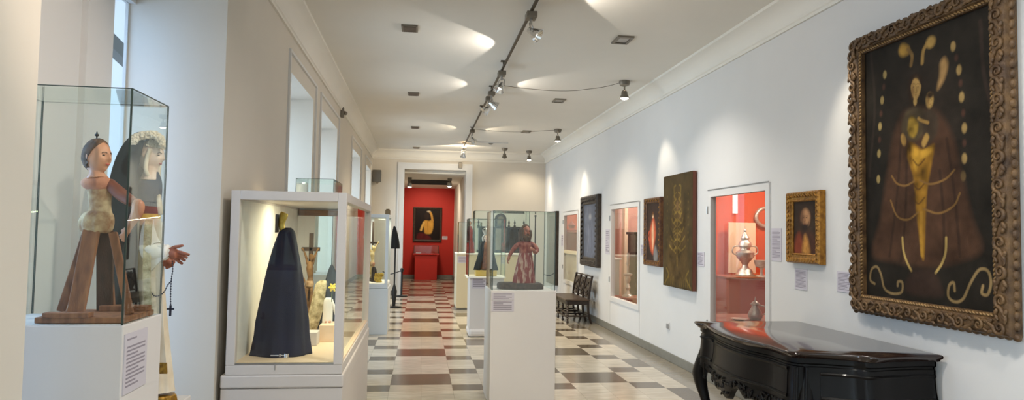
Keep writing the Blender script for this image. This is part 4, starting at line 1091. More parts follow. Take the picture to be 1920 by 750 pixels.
mb.loft(rings, cap=False, closed=False); co = mb.build('cloak', M['veil'], vb, smooth=180); co.modifiers.new('thick', 'SOLIDIFY').thickness = .012
mb = MB(); robe(mb, [(455, 907, 915), (462, 904, 918), (474, 903, 919), (490, 901, 921), (505, 899, 923)], YV-.03, .7, 8, .06)
for v in mb.bm.verts: v.co.z = max(v.co.z, zq+.002)
mb.build('gown', mat('gold_brown_gown', (152, 96, 54), .5, rgb2=(100, 54, 36), vscale=20), vb, smooth=180)
hc = at(911, 447, YV-.02); mb = MB(); mb.head(hc, .10, PI, .1); mb.tube([hc-Vector((0, 0, .03)), hc-Vector((0, 0, .07))], .02, 10)
hd = mb.build('head', M['fleshp'], vb, smooth=180); facepaint(hd, hc, .10, PI, .1)
mb = MB().tube(catmull([hc+Vector((-.045, .0, -.05)), hc+Vector((-.05, .005, .02)), hc+Vector((0, .005, .062)), hc+Vector((.05, .005, .02)), hc+Vector((.045, 0, -.05))], 6), .012, 8); mb.build('wimple', M['white'], vb, smooth=180)
mb = MB(); cz = hc.z+.055
mb.lathe((hc.x, hc.y, cz), [(.034, 0), (.038, .02), (.052, .05), (.05, .05), (.034, .02)], 20, cap=False)
for k in range(8): a_ = k*PI/4; mb.ball((hc.x+.05*math.cos(a_), hc.y+.05*math.sin(a_), cz+.062), .010, None, 8, 6)
for k in range(4):
    a_ = k*PI/2; mb.tube(catmull([(hc.x+.05*math.cos(a_), hc.y+.05*math.sin(a_), cz+.05), (hc.x+.05*math.cos(a_), hc.y+.05*math.sin(a_), cz+.09), (hc.x, hc.y, cz+.115)], 4), .006, 6)
mb.ball((hc.x, hc.y, cz+.125), .012); mb.build('crown', M['silver'], vb, smooth=60)

# wide cream pedestal at the back with two hoods
p3 = thing('display_pedestal', 'wide cream pedestal at the back of the centre row', 'pedestal', (1.6, 15.3, 0))
MB().box(.775, 2.42, 14.84, 15.78, .05, 1.185).build('plinth_body', M['pedc'], p3, bevel=.005)
MB().box(.79, 2.40, 14.86, 15.76, 0, .05).build('recessed_foot', M['base'], p3)
MB().box(.765, 2.43, 14.83, 15.79, 1.185, 1.215).build('top_board', M['white'], p3, bevel=.004)
a = at(857, 500, 14.84); 
label_part(p3, lambda u, v, d: Vector((.79+u, 14.84-d, 1.0+v)), .24, .15, 5)
hood(.80, 1.30, 14.87, 15.18, 1.217, 1.865, 'low glass hood at the back left over the slim red figure', edge=.009)
hood(1.17, 2.39, 15.22, 15.74, 1.217, 2.13, 'large glass hood at the back over the dark carved altarpiece', edge=.009)
small_figure('slim red-robed figurine under the low glass hood at the back', 'figurine', 15.0, 1.218, [(424, 878, 884), (432, 876, 887), (445, 877, 886), (460, 876, 888), (473, 874, 890)], (881, 419), mat('red_figure_robe', (168, 56, 48), .5, rgb2=(120, 34, 30), vscale=14), M['flesh'], hh=.10, hair=M['hair'], folds=6)
YR = 15.5; zr = 1.218
a = at(894, 470, YR).x; b = at(984, 470, YR).x
rt = thing('altarpiece', 'dark carved wooden altarpiece with spiky finials under the large back hood', 'altarpiece', ((a+b)/2, YR, zr))
zt_ = at(930, 425, YR).z
mb = MB().box(a, b, YR-.12, YR+.12, zr, zr+.06).box(a+.03, b-.03, YR-.08, YR+.1, zr+.06, zt_-.04).box(a, b, YR-.12, YR+.12, zt_-.04, zt_)
mb.build('cabinet', M['darkwood'], rt, bevel=.006)
n_ = 7
for i in range(n_):
    x_ = a+.05+(b-a-.1)*i/(n_-1)
    MB().lathe((x_, YR-.095, zr+.06), [(.022, 0), (.016, .03), (.022, .1), (.015, .3), (.022, zt_-.04-zr-.06)], 12).build('column', M['darkwood'], rt, smooth=50)
for x_ in (a+.03, a+(b-a)*.22, a+(b-a)*.66, a+(b-a)*.78, b-.03):
    MB().lathe((x_, YR, zt_), [(.028, 0), (.03, .02), (.012, .05), (.024, .09), (.006, .15), (.001, .2)], 14).build('finial', M['darkwood'], rt, smooth=50)
cx = a+(b-a)*.48
pts = [(-.13, 0), (.13, 0), (.13, .17)]+[(.13*math.cos(t_), .17+.13*math.sin(t_)) for t_ in np.linspace(.2, PI-.2, 9)]+[(-.13, .17)]
MB().prism(pts, lambda u, v: Vector((cx+u, YR-.06, zt_+v)), lambda u, v: Vector((cx+u, YR+.06, zt_+v))).build('arched_crest', M['darkwood'], rt, bevel=.01)
MB().prism([(u*.6, v*.75+.02) for u, v in pts], lambda u, v: Vector((cx+u, YR-.075, zt_+v)), lambda u, v: Vector((cx+u, YR-.06, zt_+v))).build('crest_panel', mat('grey_gilt_relief', (128, 112, 92), .5, rgb2=(80, 66, 54), vscale=20), rt)
MB().box(cx-.12, cx+.12, YR-.14, YR-.10, zr+.06, zt_-.04).build('niche_panel', mat('grey_wood_panel', (142, 126, 112), .6, rgb2=(110, 96, 84), vscale=12), rt, bevel=.004)
q = at(1004, 405, 16.2)
sf = thing('processional_staff', 'thin dark staff standing upright behind the large back hood', 'staff', (q.x, 16.2, 0))
MB().tube([(q.x, 16.2, .03), (q.x, 16.2, q.z-.02)], .016, 10).ball((q.x, 16.2, q.z), .028).build('shaft', M['darkwood'], sf, smooth=60)
MB().lathe((q.x, 16.2, 0), [(.16, 0), (.16, .02), (.03, .05), (.02, .12)], 20).build('foot', M['darkwood'], sf, smooth=40)

# ================================================================== PICTURES ON THE RIGHT WALL
def frame_mesh(y0, y1, z0, z1, prof, xw):
    mb = MB(); rings = []
    for t_, d in prof:
        rings.append([Vector((xw-d, y, z)) for y, z in ((y0+t_, z0+t_), (y1-t_, z0+t_), (y1-t_, z1-t_), (y0+t_, z1-t_))])
    mb.loft(rings, cap=False); return mb
def on_wall(P, y1, z0, xp, name='canvas', parent=None):
    return P.canvas(name, M['paint'], lambda u, v: Vector((xp, y1-u, z0+v)), parent)
def px_uv(xp, y1, z0):
    def f(x, y):
        q = onx(x, y, xp); return (y1-q.y, q.z-z0)
    return f

# ---- the big picture
BY0, BY1, BZ0, BZ1 = 3.425, 4.868, 1.11, 3.165
XP = XR-.075
bp = thing('framed_painting', 'very large dark painting of a crowned robed figure in a carved scroll frame, at right', 'painting', (XR, (BY0+BY1)/2, BZ0))
FW = .135
fr = frame_mesh(BY0, BY1, BZ0, BZ1, [(0.012, .012), (.012, .07), (.02, .085), (.05, .10), (.085, .098), (.105, .088), (.112, .075), (FW, .07), (FW, .03), (.012, .012)], XR)
fo = fr.build('frame', M['frame_br'], bp, smooth=35)
# carved scallops on the outer edge
mb = MB()
def edge_pts(step, t_):
    out = []
    L = [((BY0+t_, BZ0+t_), (BY1-t_, BZ0+t_)), ((BY1-t_, BZ0+t_), (BY1-t_, BZ1-t_)), ((BY1-t_, BZ1-t_), (BY0+t_, BZ1-t_)), ((BY0+t_, BZ1-t_), (BY0+t_, BZ0+t_))]
    for (a, b) in L:
        n_ = max(1, int(round(math.hypot(b[0]-a[0], b[1]-a[1])/step)))
        for i in range(n_): out.append((a[0]+(b[0]-a[0])*i/n_, a[1]+(b[1]-a[1])*i/n_, math.atan2(b[1]-a[1], b[0]-a[0])))
    return out
for y, z, a in edge_pts(.056, .016): mb.ball((XR-.046, y, z), (.020, .032, .022), Matrix.Rotation(a+.35, 4, 'X'), 10, 7)
mb.build('scalloped_edge', M['frame_br'], fo, smooth=180)
mb = MB()
for i, (y, z, a) in enumerate(edge_pts(.155, .060)):
    c_, s_ = math.cos(a), math.sin(a); fl_ = 1 if i % 2 else -1
    def W(u, v): return Vector((XR-.103, y+c_*u-s_*v, z+s_*u+c_*v))
    sp = []
    for k in range(15):
        th = k*.62; r_ = .040*(1-k/17)
        sp.append(W(.0+r_*math.cos(th)+.01, fl_*(r_*math.sin(th))))
    tail = [W(.14, fl_*-.028), W(.10, fl_*-.032), W(.07, fl_*-.012)]
    mb.tube(catmull(tail+sp, 3), lerplist([.006, .010, .012]+[.012-.0005*k for k in range(15)], 3), 7)
    for dv in (-.042, .042):
        mb.ball(W(.075, dv*.75), (.010, .026, .013), Matrix.Rotation(a+.5*fl_, 4, 'X'), 8, 6)
        mb.ball(W(.105, dv*.6), (.010, .022, .010), Matrix.Rotation(a-.5*fl_, 4, 'X'), 8, 6)
mb.build('carved_scrolls', M['frame_br'], fo, smooth=180)
mb = MB()
for y, z, a in edge_pts(.026, .122): mb.ball((XR-.074, y, z), (.012, .017, .008), Matrix.Rotation(a+.6, 4, 'X'), 8, 6)
mb.build('rope_beading', mat('worn_gilt_beading', (150, 118, 74), .45, .3, rgb2=(92, 66, 38), vscale=20), fo, smooth=180)
y1, z0 = BY1-FW+.005, BZ0+FW-.005
XPc = XR-.045
W_, H_ = BY1-BY0-2*FW+.01, BZ1-BZ0-2*FW+.01
f = px_uv(XPc, y1, z0)
def Q(*p): return [f(x, y) for x, y in p]
P = Paint(W_, H_, 260, 390, (31, 27, 22), .30, 4); P.tone = .80; P.mk = 2.6
P.ell(W_*.5, H_*.62, W_*.36, H_*.36, (58, 46, 36), 1.0, .9)
P.poly(Q((1700, 205), (1676, 250), (1662, 330), (1650, 410), (1636, 478), (1680, 492), (1735, 502), (1800, 490), (1842, 468), (1824, 410), (1802, 320), (1784, 250), (1752, 205)), (82, 56, 40), .05)
for a in ((1690, 250, 1668, 480), (1700, 300, 1690, 490), (1775, 260, 1800, 480), (1762, 320, 1770, 490)):
    P.line(Q((a[0], a[1]), ((a[0]+a[2])/2+3, (a[1]+a[3])/2), (a[2], a[3])), .016, (60, 42, 32), .8)
P.line(Q((1632, 90), (1640, 200), (1630, 330)), .018, (60, 50, 42), .7); P.line(Q((1838, 40), (1845, 140), (1868, 230)), .02, (64, 50, 42), .7)
P.poly(Q((1706, 265), (1700, 290), (1712, 330), (1716, 380), (1722, 430), (1728, 480), (1733, 482), (1735, 420), (1738, 360), (1748, 300), (1752, 270), (1730, 280)), (146, 104, 32), .02, .95, .9)
P.poly(Q((1708, 275), (1716, 320), (1726, 300), (1742, 290), (1748, 275), (1726, 282)), (186, 140, 48), .02, .9, .9)
for yy in (300, 345, 372): P.line(Q((1712, yy), (1722, yy+10), (1734, yy-2)), .009, (88, 56, 26), .7)
P.line(Q((1728, 400), (1727, 440), (1729, 478)), .02, (168, 124, 44), .8, .9)
P.ell(*f(1716, 170), .075, .135, (54, 38, 26), .5)
P.poly(Q((1699, 210), (1690, 240), (1702, 262), (1722, 262), (1740, 232), (1734, 208), (1716, 202)), (98, 82, 58), .03)
P.poly(Q((1706, 218), (1702, 248), (1714, 258), (1722, 240), (1718, 224)), (200, 160, 62), .02, .95, .8)
P.ell(*f(1716, 190), .022, .035, (196, 158, 92), .4)
P.ell(*f(1717, 162), .046, .082, (208, 166, 98), .35)
P.poly(Q((1709, 158), (1710, 176), (1717, 188), (1724, 176), (1726, 158)), (208, 166, 98), .012)
P.ell(*f(1711, 170), .022, .07, (140, 98, 54), .8, .6)
P.poly(Q((1702, 165), (1706, 146), (1717, 138), (1728, 146), (1731, 160), (1727, 156), (1717, 147), (1708, 156), (1706, 186)), (50, 34, 24), .015, .9)
for x_ in (1713, 1721): P.ell(*f(x_, 163), .010, .006, (90, 60, 38), .8, .7); P.line([f(x_-3, 158), f(x_, 156.5), f(x_+3, 158)], .004, (120, 84, 50), .6)
P.line([f(1717, 160), f(1719, 172), f(1716, 174)], .005, (150, 108, 60), .6); P.ell(*f(1717, 178), .012, .005, (150, 78, 52), .8, .8)
P.poly(Q((1728, 220), (1732, 250), (1742, 268), (1756, 250), (1758, 220), (1748, 205), (1738, 206)), (74, 60, 46), .03)
P.ell(*f(1743, 188), .042, .062, (204, 164, 94), .4); P.ell(*f(1744, 178), .045, .03, (62, 44, 28), .6)
P.ell(*f(1740, 190), .016, .045, (140, 98, 58), .8, .6)
for x_ in (1742, 1747): P.ell(*f(x_, 187), .007, .005, (96, 64, 40), .8, .7)
P.ell(*f(1744, 195), .010, .004, (150, 80, 54), .8, .7)
P.poly(Q((1736, 250), (1728, 268), (1733, 276), (1742, 258)), (192, 150, 80), .015); P.line(Q((1740, 230), (1728, 226), (1722, 222)), .016, (190, 148, 80))
P.ell(*f(1694, 262), .03, .055, (196, 152, 82), .4, 1, .3)
P.poly(Q((1686, 92), (1692, 82), (1704, 88), (1704, 100), (1694, 106), (1687, 102)), (196, 152, 70), .03); P.line(Q((1702, 92), (1710, 104), (1708, 122)), .02, (150, 116, 66), .9)
P.line(Q((1729, 118), (1731, 96), (1738, 82)), .02, (170, 134, 74)); P.ell(*f(1745, 79), .055, .05, (190, 152, 84), .5)
P.poly(Q((1757, 168), (1762, 140), (1763, 118), (1771, 107), (1777, 118), (1774, 138), (1766, 158)), (172, 134, 84), .03)
for k, (x_, y_) in enumerate([(1659, 140), (1654, 188), (1650, 237), (1648, 288), (1647, 336)]): P.ell(*f(x_, y_), .024, .036, (176, 152, 96), .4)
for k, (x_, y_) in enumerate([(1787, 87), (1798, 131), (1803, 182), (1808, 240), (1808, 297), (1806, 330)]): P.ell(*f(x_, y_), .026, .040, (172, 142, 88), .4, .95 if k < 5 else .3)
for x_, y_ in [(1657, 163), (1652, 213), (1649, 262), (1793, 108), (1801, 156), (1806, 212), (1808, 268)]: P.ell(*f(x_, y_), .022, .03, (96, 62, 48), .6, .7)
for pts in (((1672, 330), (1682, 344), (1698, 348), (1714, 340)), ((1724, 338), (1745, 345), (1772, 336), (1790, 318)), ((1670, 376), (1682, 405), (1702, 412), (1722, 398)), ((1732, 392), (1760, 400), (1788, 386), (1800, 362))):
    P.line(Q(*pts), .010, (146, 108, 58), .9)
P.line(Q((1692, 446), (1694, 470), (1700, 490), (1709, 508)), .013, (196, 164, 96)); P.line(Q((1774, 446), (1773, 472), (1766, 494), (1754, 512)), .013, (196, 164, 96))
P.poly(Q((1700, 548), (1706, 512), (1725, 505), (1750, 508), (1762, 530), (1764, 556)), (58, 42, 34), .04)
P.line(Q((1640, 532), (1632, 525), (1634, 506), (1644, 500), (1652, 515), (1658, 540), (1672, 550), (1690, 548), (1692, 530), (1684, 528), (1683, 536)), .013, (140, 116, 78))
P.line(Q((1790, 545), (1788, 530), (1780, 535), (1778, 555), (1790, 566), (1806, 560), (1820, 530), (1836, 506), (1852, 508), (1858, 530), (1852, 552), (1841, 550), (1843, 536)), .013, (150, 124, 82))
on_wall(P, y1, z0, XPc, 'canvas', bp)

# ---- generic framed pictures
def picture(label, y0, y1, z0, z1, fw, depth, mfr, paintf, nx=70, ny=110, bg=(50, 38, 30), gap=.004, extra=None, seed=2, noise=.12):
    t = thing('framed_painting', label, 'painting', (XR, (y0+y1)/2, z0))
    pr = [(0, gap), (0, depth*.75), (fw*.15, depth), (fw*.4, depth*.92), (fw*.55, depth*.72), (fw*.8, depth*.66), (fw*.88, depth*.72), (fw, depth*.6), (fw, gap), (0, gap)]
    fo_ = frame_mesh(y0, y1, z0, z1, pr, XR).build('frame', mfr, t, smooth=30)
    w_, h_ = y1-y0-2*fw+.006, z1-z0-2*fw+.006
    P = Paint(w_, h_, nx, ny, bg, noise, seed)
    paintf(P, w_, h_)
    on_wall(P, y1-fw+.003, z0+fw-.003, XR-depth*.5, 'canvas', t)
    if extra: extra(fo_, y0, y1, z0, z1)
    return t
def portrait(P, w, h):
    P.ell(w*.5, h*.55, w*.6, h*.5, (78, 60, 46), 1, .8)
    P.poly([(w*.02, -.02), (w*.08, h*.3), (w*.3, h*.42), (w*.7, h*.42), (w*.98, h*.28), (w, -.02)], (70, 44, 34), .05)
    P.poly([(w*.04, 0), (w*.08, h*.28), (w*.26, h*.40), (w*.40, h*.2), (w*.36, 0)], (128, 60, 40), .05)
    P.poly([(w*.38, -.02), (w*.42, h*.22), (w*.52, h*.36), (w*.66, h*.2), (w*.70, -.02)], (176, 124, 62), .05, .9, .8)
    P.ell(w*.5, h*.68, w*.36, h*.28, (54, 36, 26), .4)
    P.ell(w*.53, h*.68, w*.25, h*.21, (176, 130, 92), .4); P.ell(w*.38, h*.67, w*.16, h*.2, (84, 56, 42), .9, .85)
    P.poly([(w*.34, h*.60), (w*.42, h*.56), (w*.5, h*.575), (w*.6, h*.56), (w*.67, h*.60), (w*.62, h*.47), (w*.5, h*.42), (w*.38, h*.47)], (46, 36, 32), .03)
    for x_ in (.43, .57): P.ell(w*x_, h*.685, w*.05, h*.014, (48, 34, 26), .6); P.line([(w*(x_-.05), h*.712), (w*x_, h*.722), (w*(x_+.05), h*.712)], .004, (84, 58, 42), .7)
    P.line([(w*.5, h*.69), (w*.52, h*.625), (w*.48, h*.615)], .007, (124, 84, 60)); P.ell(w*.5, h*.565, w*.06, h*.012, (130, 70, 58), .6)
def leaf_extra(step, r, mt, t_, d_):
    def ex(fo_, y0, y1, z0, z1):
        mb = MB(); rg_ = random.Random(3); L = [((y0+t_, z0+t_), (y1-t_, z0+t_)), ((y1-t_, z0+t_), (y1-t_, z1-t_)), ((y1-t_, z1-t_), (y0+t_, z1-t_)), ((y0+t_, z1-t_), (y0+t_, z0+t_))]
        for a, b in L:
            n_ = int(math.hypot(b[0]-a[0], b[1]-a[1])/step); an = math.atan2(b[1]-a[1], b[0]-a[0])
            for i in range(n_):
                y_, z_ = a[0]+(b[0]-a[0])*(i+.5)/n_, a[1]+(b[1]-a[1])*(i+.5)/n_
                for sg in (-1, 1): mb.ball((XR-d_, y_-math.sin(an)*sg*r*.8, z_+math.cos(an)*sg*r*.8), (r*.5, r*1.5, r*.6), Matrix.Rotation(an+sg*.7+rg_.uniform(-.2, .2), 4, 'X'), 8, 6)
        mb.build('carved_leaves', mt, fo_, smooth=180)
    return ex
picture('small dark portrait of a bearded man in a broad gold frame', 5.315, 5.835, 1.435, 2.052, .085, .07, M['frame_gold'], portrait, 70, 90, (44, 34, 28), extra=leaf_extra(.040, .012, M['frame_gold'], .028, .066))
def tallp(P, w, h):
    g = (124, 100, 44)
    P.poly([(w*.5, h*.86), (w*.3, h*.7), (w*.16, h*.1), (w*.84, h*.1), (w*.7, h*.7)], (86, 66, 36), .12, .9, .8)
    rng = random.Random(4)
    for k in range(5):
        z_ = h*(.34+.08*k); P.line([(w*(.22+.03*k), z_+h*.03), (w*.36, z_-h*.012), (w*.5, z_+h*.01), (w*.64, z_-h*.012), (w*(.78-.03*k), z_+h*.03)], .016, g, .8, .9)
    for sx in (-1, 1):
        for k in range(7): P.ell(w*(.5+sx*.36), h*(.42+.065*k), .018, .022, g, .6, .7)
        for k in range(9): P.line([(w*(.5+sx*.05), h*(.3+.06*k)), (w*(.5+sx*.12), h*(.33+.06*k)), (w*(.5+sx*.03), h*(.36+.06*k))], .010, (138, 112, 52), .7, .9)
        P.line([(w*(.5+sx*.08), h*.76), (w*(.5+sx*.12), h*.88), (w*(.5+sx*.06), h*.90)], .018, (120, 98, 44), .8)
        P.line([(w*(.5+sx*.44), h*.02), (w*(.5+sx*.3), h*.1), (w*(.5+sx*.38), h*.16)], .02, (128, 104, 48), .7)
        for k in range(6): P.line([(w*(.5+sx*(.1+.06*k)), h*.02), (w*(.5+sx*(.12+.06*k)), h*(.09+.02*(k % 2)))], .012, (126, 102, 46), .6)
    P.ell(w*.5, h*.72, .06, .085, (112, 84, 52), .5); P.ell(w*.56, h*.62, .04, .05, (110, 82, 48), .6, .8)
    P.line([(w*.5, h*.2), (w*.5, h*.6)], .03, (112, 88, 40), .8, .9)
t = thing('unframed_painting', 'tall unframed olive-brown panel painting, the biggest picture on the middle of the wall', 'painting', (XR, 8.5, .995))
ty0, ty1, tz0, tz1 = 7.99, 9.0, .995, 2.445
MB().box(XR-.06, XR-.012, ty0, ty1, tz0, tz1).build('panel', M['redside'], t, bevel=.003)
P = Paint(ty1-ty0, tz1-tz0, 100, 150, (72, 58, 34), .2, 11); tallp(P, ty1-ty0, tz1-tz0)
on_wall(P, ty1, tz0, XR-.0615, 'canvas', t)
def redfig(P, w, h):
    P.ell(w*.5, h*.5, w*.7, h*.6, (84, 64, 52), 1, .7)
    P.poly([(w*.45, h*.72), (w*.28, h*.55), (w*.2, h*.35), (w*.3, h*.2), (w*.5, h*.12), (w*.62, h*.3), (w*.72, h*.5), (w*.6, h*.7)], (204, 96, 62), .06)
    P.poly([(w*.42, h*.6), (w*.5, h*.66), (w*.56, h*.4), (w*.48, h*.2), (w*.4, h*.4)], (232, 190, 150), .05, .9)
    P.ell(w*.48, h*.78, w*.09, h*.055, (220, 180, 140), .4); P.ell(w*.48, h*.81, w*.12, h*.05, (110, 72, 40), .7)
    P.poly([(w*.6, 0), (w*.56, h*.16), (w*.7, h*.26), (w*.85, h*.12), (w*.82, 0)], (130, 126, 122), .05)
    P.line([(w*.2, h*.5), (w*.12, h*.42), (w*.3, h*.3)], .02, (196, 88, 60))
picture('small narrow painting of a figure in flame-red cloth left of the tall olive panel', 9.17, 9.86, 1.225, 2.19, .075, .06, mat('dark_gilt_frame', (122, 82, 46), .45, .3, rgb2=(78, 46, 26), vscale=22, bump=.4), redfig, 60, 90, (58, 44, 38), extra=leaf_extra(.075, .013, M['frame_gold'], .032, .055))
def greyp(P, w, h):
    P.ell(w*.5, h*.6, w*.5, h*.5, (120, 124, 136), 1, .8)
    P.poly([(w*.2, h*.02), (w*.22, h*.5), (w*.4, h*.72), (w*.62, h*.7), (w*.78, h*.4), (w*.8, h*.02)], (104, 108, 122), .12, .9)
    P.ell(w*.5, h*.76, w*.14, h*.08, (150, 148, 150), .6); P.line([(w*.3, h*.1), (w*.4, h*.4), (w*.36, h*.6)], .03, (136, 138, 148), .7); P.line([(w*.66, h*.1), (w*.6, h*.5)], .03, (82, 86, 98), .8)
picture('dark-framed painting in misty blue-grey above the bench', 12.48, 13.80, 1.045, 2.41, .17, .10, M['frame_dk'], greyp, 70, 80, (92, 96, 108), extra=leaf_extra(.09, .026, M['frame_dk'], .07, .090))
def darkp(P, w, h):
    P.ell(w*.5, h*.55, w*.4, h*.4, (70, 62, 56), 1, .8); P.ell(w*.5, h*.7, w*.12, h*.07, (120, 100, 80), .6)
picture('dark framed painting farthest along the right wall, next to the corner', 16.45, 17.55, .42, 2.21, .12, .10, M['frame_dk'], darkp, 30, 50, (48, 42, 40))

# ---- wall labels
LBL = [((1447, 428), (1466, 490), 'tall text label on the wall left of the gold-framed portrait', 22),
       ((1491, 503), (1514, 545), 'text label on the wall under the gold-framed portrait', 14),
       ((1570, 508), (1598, 550), 'text label on the wall between the gold-framed portrait and the huge painting', 12),
       ((1308, 472), (1321, 500), 'small text label between the tall olive panel and the orange glazed opening', 9),
       ((1136, 430), (1143, 477), 'tall pale label left of the pinkish glazed opening', 12),
       ((1202, 458), (1208, 480), 'small label between the pinkish glazed opening and the flame-red painting', 8),
       ((1090, 445), (1094, 459), 'tiny label left of the dark-framed misty painting above the bench', 5),
       ((1053, 440), (1056, 462), 'tiny label left of the farthest small glazed opening', 5)]
for (a, b, lb, n_) in LBL:
    q, r_ = onx(*a, XR), onx(*b, XR)
    z0_, z1_ = min(q.z, r_.z), max(q.z, r_.z); yl, yr = q.y, r_.y
    t = thing('text_label', lb, 'label', (XR, (yl+yr)/2, z0_), 'printed labels on the right wall')
    label_part(t, lambda u, v, d: Vector((XR-.001-d, yl-u, z0_+v)), yl-yr, z1_-z0_, n_)
q = onx(1254, 611, XR)
t = thing('wall_socket', 'small grey wall socket low on the wall left of the black table', 'socket', (XR, q.y, q.z-.05))
MB().box(XR-.012, XR, q.y-.045, q.y+.045, q.z-.05, q.z+.05).build('plate', M['trim'], t, bevel=.004)
MB().box(XR-.03, XR-.012, q.y-.03, q.y+.03, q.z-.035, q.z+.03).build('socket_insert', M['socket'], t, bevel=.006)
q = onx(1115, 572, XR)
t = thing('wall_socket', 'pale socket on the wall just right of the bench back', 'socket', (XR, q.y, q.z-.05))
MB().box(XR-.012, XR, q.y-.05, q.y+.05, q.z-.07, q.z+.07).build('plate', M['socket'], t, bevel=.004)

# ================================================================== THE BLACK TABLE
ZT = .93
tb = thing('console_table', 'big black carved console table with polished top in the right foreground', 'table', (2.65, 4.75, 0))
front_px = [(1302.5, 602), (1307, 605), (1322, 608), (1335, 616), (1355, 624.5), (1387, 634.5), (1434, 645), (1451, 650), (1472, 656.5), (1493, 660)]
side_px = [(1550, 662), (1606, 665.5), (1644, 669), (1690, 667), (1750, 665.5), (1777, 666.5)]
F_ = [onz(x, y, ZT) for x, y in front_px]; S_ = [onz(x, y, ZT) for x, y in side_px]
yfar = F_[0].y; xback = XR-.035
outline = catmull(F_, 6)+catmull([F_[-1]]+S_, 6)[1:]
nfront = 6*(len(F_)-1)+1
outline[-1].x = min(outline[-1].x, xback)
outline = [Vector((min(p.x, xback), p.y, 0)) for p in outline]
# closing run: back edge and far end
ybk = outline[-1].y
close = [Vector((xback, ybk+(yfar-ybk)*k/12, 0)) for k in range(1, 13)]+[Vector((xback+(outline[0].x-xback)*k/8, yfar, 0)) for k in range(1, 8)]
loop = outline+close
cen = Vector((sum(p.x for p in loop)/len(loop), sum(p.y for p in loop)/len(loop), 0))
def inset(p, d):
    x_ = p.x+d if p.x < cen.x else p.x-d*.4
    sx = min(1, abs(p.x-cen.x)/.3)
    v = Vector((p.x+(d if p.x < cen.x else -d*.5)*sx, p.y+(d if p.y < cen.y else -d)*min(1, abs(p.y-cen.y)/.35), 0))
    return v
mb = MB()
mb.loft([[Vector((*inset(p, d).xy, z)) for p in loop] for d, z in ((.030, ZT-.045), (.016, ZT-.040), (.012, ZT-.030), (.0, ZT-.022), (-.004, ZT-.012), (.0, ZT-.003), (.006, ZT))])
mb.build('table_top', M['blacktop'], tb, smooth=50)
mb = MB()
body_prof = [(.036, ZT-.046), (.036, ZT-.075), (.046, ZT-.085), (.046, ZT-.095), (.040, ZT-.10), (.040, ZT-.16), (.034, ZT-.24), (.024, ZT-.31), (.024, ZT-.33), (.06, ZT-.335)]
mb.loft([[Vector((*inset(p, d).xy, z)) for p in loop] for d, z in body_prof])
mb.build('carcass', M['black'], tb, smooth=30)
# raised panels (drawer front, small end panel) that follow the curved faces
def face_strip(i0, i1, z0, z1, off, name, parent, m, rim=.02):
    pts = outline[i0:i1]
    def dz(z):  # body inset at height z
        pr = body_prof
        for (d0, a0), (d1, a1) in zip(pr, pr[1:]):
            if a1 <= z <= a0: return d0+(d1-d0)*(a0-z)/(a0-a1+1e-9)
        return .03
    mb = MB()
    n_ = len(pts)
    prof_ = [(z1, -.004), (z1, off), (z1-rim*.4, off+.006), (z1-rim, off), (z1-rim, off-.006), ((z0+z1)/2, off-.006), (z0+rim, off-.006), (z0+rim, off), (z0+rim*.4, off+.006), (z0, off), (z0, -.004)]
    rings = []
    for k, p in enumerate(pts):
        rings.append([Vector((*inset(p, dz(z)-o_).xy, z)) for z, o_ in prof_])
    mb.loft(rings); return mb.build(name, m, parent, smooth=30)
i1 = int(nfront*.30); i2 = int(nfront*.90)
face_strip(3, i1-1, ZT-.29, ZT-.11, .008, 'end_panel', tb, M['black'])
dr = face_strip(i1+1, i2, ZT-.30, ZT-.11, .010, 'drawer', tb, M['black'])
face_strip(nfront+4, len(outline)-3, ZT-.30, ZT-.13, .008, 'side_panel', tb, M['black'])
# carved aprons
def apron(idx, fz, name):
    mb = MB(); n_ = len(idx); A = []; B = []
    for k, i in enumerate(idx):
        p = outline[i]; s_ = k/(n_-1); zb_ = fz(s_)
        q = inset(p, .030); q2 = inset(p, .060)
        A.append([Vector((q.x, q.y, ZT-.325)), Vector((*inset(p, .018).xy, (ZT-.325+zb_)/2)), Vector((q.x, q.y, zb_)), Vector((q2.x, q2.y, zb_)), Vector((q2.x, q2.y, ZT-.325))])
    mb.loft(A); return mb, A
def fz_front(s):
    base = ZT-.36
    lobes = [(.20, .030, .02), (.33, .115, .075), (.43, .13, .045), (.56, .06, .03), (.66, .12, .06), (.78, .13, .05), (.92, .05, .04)]
    return base-sum(a*math.exp(-((s-c)/w)**2) for c, a, w in lobes)*.8-.008*abs(math.sin(s*60))
fine = []
of = catmull(F_, 24)
old_outline = outline; outline = [Vector((min(p.x, xback), p.y, 0)) for p in of]
mb, A = apron(list(range(len(outline))), fz_front, 'apron')
rng = random.Random(8)
for k in range(110):
    i = rng.randrange(int(len(outline)*.22), int(len(outline)*.88)); s_ = i/(len(outline)-1)
    zb_ = fz_front(s_); z_ = rng.uniform(zb_+.012, ZT-.335); q = inset(outline[i], .018)
    mb.ball((q.x, q.y, z_), (.007, .024, .009), Matrix.Rotation(rng.uniform(0, PI), 4, 'X'), 8, 6)
ap = mb.build('apron', M['black'], tb, smooth=40)
i = int(len(outline)*.145); q = inset(outline[i], .035)
MB().lathe((q.x, q.y, ZT-.44), [(.001, -.012), (.012, -.008), (.016, .006), (.008, .02), (.012, .03), (.010, .12)], 14).build('drop_knob', M['black'], ap, smooth=60)
outline = [Vector((min(p.x, xback), p.y, 0)) for p in catmull([F_[-1]]+S_, 24)]
mb, A = apron(list(range(len(outline))), lambda s: ZT-.36-.10*math.sin(PI*s)**2-.03*abs(math.sin(3*PI*s)), 'apron'); mb.build('side_apron', M['black'], tb, smooth=40)
outline = old_outline
